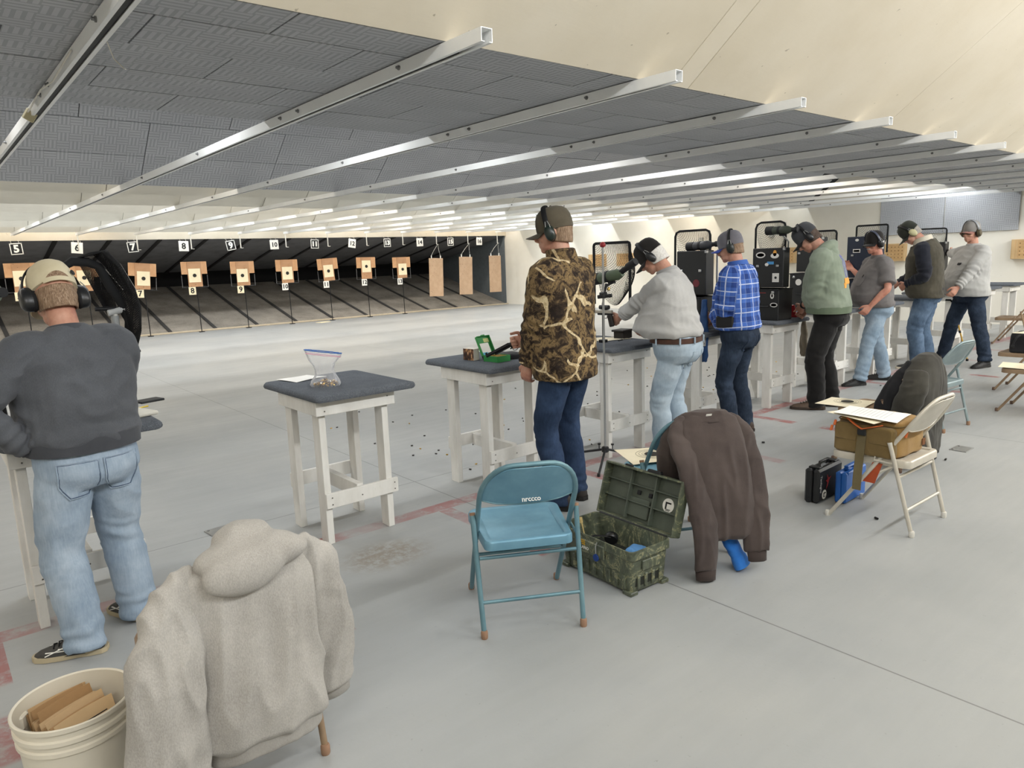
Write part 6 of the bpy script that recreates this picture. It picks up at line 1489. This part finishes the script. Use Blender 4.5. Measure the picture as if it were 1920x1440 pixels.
BG = atz(611, 724, ZT)
zb_ = thing('zip_bag', 'clear zip bag with blue top half full of spent brass on the nearest table', 'bag', (BG.x, BG.y, ZT + .001), math.radians(-20))
rings = []
for (z, a, b, dx, dy) in ((0, .080, .050, 0, 0), (.012, .088, .056, 0, 0), (.035, .080, .050, 0, 0), (.07, .058, .036, .004, 0), (.10, .052, .030, .0, 0), (.13, .062, .030, -.002, 0), (.16, .085, .030, .0, 0), (.185, .098, .032, .0, .0), (.205, .104, .034, .0, .0)):
    rr = ring((dx, dy, z), Vector((1, 0, 0)), Vector((0, 1, 0)), a, b, 40, 2.6)
    rings.append([p + Vector((.004 * math.sin(k * 1.9 + z * 60), .004 * math.cos(k * 2.3 + z * 50), .018 * (p.x / .1) * (-1 if z > .17 else 0))) for k, p in enumerate(rr)])
put('film', MB().loft(rings, cap=False), m_bag, zb_, smooth=180)
top = rings[-1]; put('zip_seal', MB().tube(top, .0028, 6, closed=True), M(0x3A6DB8, .4), zb_, smooth=60)
put('zip_strip', MB().tube(rings[-2], .0016, 6, closed=True), M(0xD98AA8, .4), zb_, smooth=60)
def shells(n, rx, ry, h, seed):
    rnd = random.Random(seed); mb = MB()
    for k in range(n):
        a = rnd.uniform(0, 2 * PI); q = math.sqrt(rnd.random()); x, y, z = rx * q * math.cos(a), ry * q * math.sin(a), rnd.uniform(.006, h * (1.05 - q * .6))
        R = Euler((rnd.uniform(0, PI), rnd.uniform(0, PI), rnd.uniform(0, PI))).to_matrix()
        mb.lathe([(.0030, -.009), (.0052, -.009), (.0052, .009), (.003, .009)], 7, (x, y, z), R, m=rnd.choice((0, 0, 1, 2)))
    return mb
stuff(put('spent_brass', shells(170, .066, .038, .042, 5), [m_brass, m_nickel, m_brn], zb_, smooth=40))
pp = atz(560, 712, ZT); target_sheet('white sheet lying under the bag of brass', (pp.x + .03, pp.y + .02, ZT + .001), math.radians(15), .24, .20, False, mat=m_wpaper)
# ------------------------------------------------------------------ green cartridge box, carton, revolver, pistol rug (second table)
m_grn = M(0x2E8B45, .4, var=.08, spec=.5)
gx = atz(932, 677, ZT)
gb = thing('cartridge_box', 'open bright green plastic box of cartridges on the table by the man in camouflage', 'box', (gx.x, gx.y, ZT + .001), math.radians(-86))
mb = MB(); w2, d2, h2 = .072, .060, .042
for (cx, cy, sx, sy) in ((0, -d2, 2 * w2, .004), (0, d2, 2 * w2, .004), (-w2, 0, .004, 2 * d2), (w2, 0, .004, 2 * d2)): mb.box((cx, cy, h2 / 2), (sx, sy, h2), None, .001)
mb.box((0, 0, .004), (2 * w2, 2 * d2, .006)); mb.box((0, 0, h2 * .72), (2 * w2 - .004, 2 * d2 - .004, .004)); put('tray', mb, m_grn, gb, smooth=30)
cm = MB().lathe([(.0052, 0), (.0052, .008), (.003, .0085)], 8).mesh('cartridge'); cm.materials.append(m_brass)
for i in range(10):
    for j in range(5):
        o = bpy.data.objects.new('cartridge', cm); COL.objects.link(o); o.parent = gb; o.location = (-w2 + .012 + i * .0133, -d2 + .016 + j * .022, h2 * .74)
Lg = Matrix.Translation((-w2, 0, h2)) @ Matrix.Rotation(math.radians(-118), 4, 'Y')
def LG(c, d): m = MB().box((0, 0, 0), d, None, .001); m.v = [tuple(Lg @ (Vector(v) + Vector(c))) for v in m.v]; return m
gl = put('lid', LG((w2, 0, .022), (2 * w2, 2 * d2, .004)), m_grn, gb, smooth=30)
for sy in (-1, 1): put('lid_wall', LG((w2, sy * d2, .01), (2 * w2, .004, .022)), m_grn, gl, smooth=30)
put('lid_wall', LG((2 * w2, 0, .01), (.004, 2 * d2, .022)), m_grn, gl, smooth=30)
put('paper_label', LG((w2 * .8, -.005, .0185), (.075, .09, .001)), m_wpaper, gl, smooth=0); put('yellow_label', LG((w2 * 1.6, .03, .0185), (.03, .05, .001)), M(0xC8C98A, .7), gl, smooth=0); put('blue_label', LG((w2 * .22, -.02, .018), (.018, .05, .001)), M(0x5FB6D8, .6), gl, smooth=0)
put('lid_catch', LG((2 * w2 + .004, 0, .004), (.008, .03, .016)), m_grn, gl, smooth=30)
kx = atz(884, 675, ZT)
ct = thing('bullet_carton', 'small cardboard carton printed with brown bullets beside the green box', 'carton', (kx.x, kx.y, ZT + .001), math.radians(8))
def mat_bullets():
    t = NT('bullet_print'); v = t.n('ShaderNodeTexVoronoi'); v.inputs['Scale'].default_value = 60; t.l(t.co(scale=(1, 1, .5), rot=(0, .6, 0)), v.inputs['Vector'])
    return t.out(t.ramp(v.outputs['Distance'], [(.0, 0xE7D2B4), (.25, 0xB98A5A), (.5, 0x5A3A2A), (.8, 0x2B1D18)]), .5, 0, .4)
put('carton_body', MB().box((0, 0, .042), (.055, .105, .083), None, .001), M(0xE7E0D4, .7), ct, smooth=0); put('printed_face', MB().box((-.0282, 0, .042), (.001, .103, .081)), mat_bullets(), ct, smooth=0); put('printed_face', MB().box((0, -.053, .042), (.053, .001, .081)), M(0xDAD2C6, .7), ct, smooth=0)
rv = thing('revolver', 'black long-barrelled revolver in the hand of the man in camouflage', 'revolver', (3.12, 3.745, 1.005), math.radians(42), rot=(math.radians(0), math.radians(26), math.radians(138)))
put('barrel', MB().tube([(.02, 0, .02), (.20, 0, .02)], .0095, 12), m_blkmet, rv, smooth=60); put('barrel_rib', MB().box((.11, 0, .031), (.18, .007, .006), None, .001), m_blkmet, rv, smooth=30); put('underlug', MB().box((.08, 0, .006), (.12, .011, .014), None, .004), m_blkmet, rv, smooth=30)
put('cylinder', MB().lathe([(.015, -.02), (.0185, -.018), (.0185, .018), (.015, .02)], 12, (.0, 0, .010), (0, PI / 2, 0)), m_blkmet, rv, smooth=30)
put('frame', MB().box((-.005, 0, .024), (.075, .012, .012), None, .002).box((-.035, 0, .008), (.02, .012, .04), None, .003).box((0, 0, -.010), (.06, .011, .008), None, .002), m_blkmet, rv, smooth=30)
put('grip', MB().tube([(-.038, 0, .0), (-.055, 0, -.03), (-.075, 0, -.07), (-.078, 0, -.085)], [.013, .016, .018, .017], 12, flat=.7), M(0x2A211C, .5), rv, smooth=60)
put('trigger_guard', MB().tube([(-.022, 0, -.012), (-.022, 0, -.03), (-.005, 0, -.036), (.012, 0, -.028), (.014, 0, -.012)], .0025, 6), m_blkmet, rv, smooth=60); put('hammer', MB().box((-.048, 0, .03), (.012, .006, .018), (0, -.5, 0), .002), m_blkmet, rv, smooth=30); put('front_sight', MB().box((.19, 0, .038), (.014, .004, .012), None, .001), m_blkmet, rv, smooth=30)
pr_ = MB().loft([ring((3.20, 3.97, ZT + z), Vector((.8, -.6, 0)), Vector((.6, .8, 0)), a, b, 30, 2.6) for (z, a, b) in ((.002, .13, .085), (.01, .145, .095), (.03, .14, .09), (.04, .11, .07))])
tag(put('pistol_rug', fuse(pr_, .006, 3, folds(.003, (14, 14, 14))), m_blkf, smooth=180, fix=False), 'black padded pistol rug lying behind the green cartridge box', 'pistol rug')
# ------------------------------------------------------------------ third table: tray, paper, block
tx, ty = table_xy(7)
cx_ = atz(1097, 640, ZT)
ctg = thing('cartridge_tray', 'black tray of upright cartridges on the corner of the table by the steel pole', 'tray', (cx_.x, cx_.y, ZT + .001), 0)
put('tray', MB().box((0, 0, .012), (.12, .10, .024), None, .003), m_blkpl, ctg, smooth=30)
for i in range(6):
    for j in range(4):
        o = bpy.data.objects.new('cartridge', cm); COL.objects.link(o); o.parent = ctg; o.location = (-.045 + i * .018, -.033 + j * .022, .024); o.scale = (1.1, 1.1, 1.6)
pq = atz(1138, 636, ZT); target_sheet('cream target sheet on the table by the heavy man in pale grey', (pq.x, pq.y, ZT + .001), math.radians(-12), .30, .28, False)
kq = atz(1168, 634, ZT)
bb = thing('block_stand', 'dark pistol block on the table under the heavy man\'s hands', 'block', (kq.x, kq.y, ZT + .001), math.radians(10)); put('block', MB().box((0, 0, .03), (.14, .10, .06), None, .005), M(0x2A2725, .7), bb, smooth=30); put('top_plate', MB().box((-.01, 0, .068), (.16, .12, .016), None, .004), M(0x232120, .6), bb, smooth=30)
tag(put('pen_knife', MB().box((pq.x - .02, pq.y - .17, ZT + .006), (.07, .018, .012), (0, 0, .2), .004), m_blkpl), 'small black pocket tool on the near edge of the third table', 'tool')
def pistol(label, loc, rot, slide=m_blkmet):
    t = thing('pistol', label, 'pistol', loc, 0, 'target pistols', rot)
    put('slide', MB().box((.06, 0, .02), (.19, .026, .028), None, .004), slide, t, smooth=30); put('barrel', MB().tube([(.15, 0, .02), (.175, 0, .02)], .008, 10), m_blkmet, t, smooth=60); put('frame', MB().box((.04, 0, 0), (.14, .022, .016), None, .003), m_blkmet, t, smooth=30)
    put('grip', MB().box((-.02, 0, -.05), (.045, .03, .10), (0, .25, 0), .008), M(0x241F1C, .6), t, smooth=30); put('trigger_guard', MB().tube([(.015, 0, -.01), (.02, 0, -.032), (.05, 0, -.032), (.06, 0, -.008)], .003, 6), m_blkmet, t, smooth=60); put('red_dot_sight', MB().tube([(.0, 0, .055), (.09, 0, .055)], .018, 12), m_blkpl, t, smooth=50); put('sight_mount', MB().box((.04, 0, .036), (.05, .018, .014), None, .002), m_blkmet, t, smooth=30)
    return t
w3 = p3.root.matrix_basis @ p3.S(p3.wr[0])
pistol('black target pistol held by the heavy man in pale grey', (w3.x - .03, w3.y + .09, w3.z + .02), (0, 0, math.radians(95)), m_nickel)
# ------------------------------------------------------------------ red cartridge boxes by the sticker case
m_red = M(0xB5332F, .4, var=.1, spec=.5); m_redc = M(0xA63338, .3, var=.1)
rq = atz(1468, 598, ZT)
for k in range(2):
    g = thing('red_cartridge_box', ('lower red plastic cartridge box stacked beside the sticker case', 'upper red plastic cartridge box with blue tape beside the sticker case')[k], 'box', (rq.x, rq.y + .02, ZT + .001 + k * .052), math.radians(4), 'stacked red cartridge boxes')
    put('base', MB().box((0, 0, .016), (.13, .11, .032), None, .003), m_red, g, smooth=30); put('lid', MB().box((0, 0, .041), (.128, .108, .017), None, .003), m_red, g, smooth=30); put('catch', MB().box((-.067, 0, .03), (.006, .03, .014), None, .002), m_red, g, smooth=30)
    if k: put('blue_tape', MB().box((-.0655, .03, .036), (.002, .03, .02)), M(0x4C78C4, .6), g, smooth=0)
rz_ = atz(1490, 594, ZT)
g = thing('red_cartridge_box', 'open translucent red cartridge box under the hands of the green-hooded man', 'box', (rz_.x, rz_.y, ZT + .001), math.radians(4), 'stacked red cartridge boxes')
put('base', MB().box((0, 0, .018), (.14, .11, .034), None, .003), m_redc, g, smooth=30); put('lid', MB().box((-.085, .01, .075), (.012, .11, .115), (0, -.35, 0), .003), m_redc, g, smooth=30); put('insert', MB().box((0, 0, .037), (.128, .098, .004)), M(0x6E2A2A, .6), g, smooth=0)
bt = atz(1453, 597, ZT); g = thing('oil_bottle', 'small yellow bottle beside the stacked red boxes', 'bottle', (bt.x, bt.y + .01, ZT + .001)); put('bottle', MB().lathe([(.018, 0), (.02, .005), (.02, .075), (.009, .095), (.009, .11)], 16), M(0xB8B23C, .3), g, smooth=40); put('cap', MB().lathe([(.011, .108), (.011, .125), (.006, .13)], 12), m_blkpl, g, smooth=40); put('label', MB().lathe([(.0205, .02), (.0205, .06)], 16, cap=False), m_white, g, smooth=40)
# towels hanging from the tables
m_towel = cloth('blue_towel', 0x33507C, 0x28416A, 0x456596); m_rag = cloth('brown_rag', 0x7E7566, 0x5F574A, 0x9A917F)
def towel(label, x, y, z0, z1, wd, mat, sd):
    mb = MB(); mb.loft([ring((x + .008 * math.sin(k * 1.7 + sd), y, z0 + (z1 - z0) * k / 8), Vector((.35, .94, 0)), Vector((.94, -.35, 0)), wd * q, .016, 24, 2.2) for k, q in enumerate((.35, .55, .7, .85, .95, 1.0, 1.0, .95, .5))])
    o = put('towel', fuse(mb, .006, 3, folds(.007, (30, 30, 4), .001, None, sd)), mat, smooth=180, fix=False); return tag(o, label, 'towel')
towel('blue towel hanging from the black case behind the pale grey shirt', 5.38, 3.80, 1.17, .62, .062, m_towel, 1); towel('mottled brown rag hanging from the table edge beside the black trousers', 7.14, 3.80, .84, .47, .05, m_rag, 3)
# walking cane behind the furthest man
g = thing('walking_cane', 'yellow walking cane with black tip leaning behind the furthest man', 'cane', (0, 0, 0)); ca, cb2 = Vector((10.78, 3.42, .012)), Vector((10.70, 3.62, .80))
put('shaft', MB().tube([ca + Vector((0, 0, .02)), cb2], .010, 8), M(0xD7A948, .45), g, smooth=60); put('ferrule', MB().tube([ca, ca + Vector((0, 0, .03))], .016, 10), m_rubber, g, smooth=60); put('collar', MB().tube([ca.lerp(cb2, .48), ca.lerp(cb2, .52)], .014, 10), m_rubber, g, smooth=60)
put('handle', MB().tube([cb2, cb2 + Vector((-.02, .02, .03)), cb2 + Vector((-.09, .05, .035))], .013, 8), m_rubber, g, smooth=60)
# spent cases scattered on the floor
rnd = random.Random(11); mb = MB()
for k in range(140):
    x = rnd.uniform(3.0, 9.5); y = rnd.gauss(5.2, .7)
    mb.lathe([(.003, -.009), (.0052, -.009), (.0052, .009), (.003, .009)], 6, (x, y, .006), Euler((PI / 2, 0, rnd.uniform(0, PI))).to_matrix(), m=rnd.choice((0, 1, 1)))
g = put('spent_cases', mb, [m_brass, M(0x2E2A26, .6)], smooth=40); stuff(g); tag(g, 'spent cartridge cases scattered on the floor beyond the tables', 'cartridge cases')
for k, (px_, py_) in enumerate(((1431, 831), (1773, 863), (1643, 974))):
    q = atz(px_, py_, 0); tag(put('spent_case', MB().lathe([(.004, -.011), (.007, -.011), (.007, .011), (.004, .011)], 8, (q.x, q.y, .008), Euler((PI / 2, 0, .7 + k)).to_matrix()), M(0x1E1C1A, .5)), ('dark spent case on the floor right of the brown jacket', 'dark spent case on the floor behind the off-white chair', 'dark spent case on the floor before the off-white chair')[k], 'cartridge case')
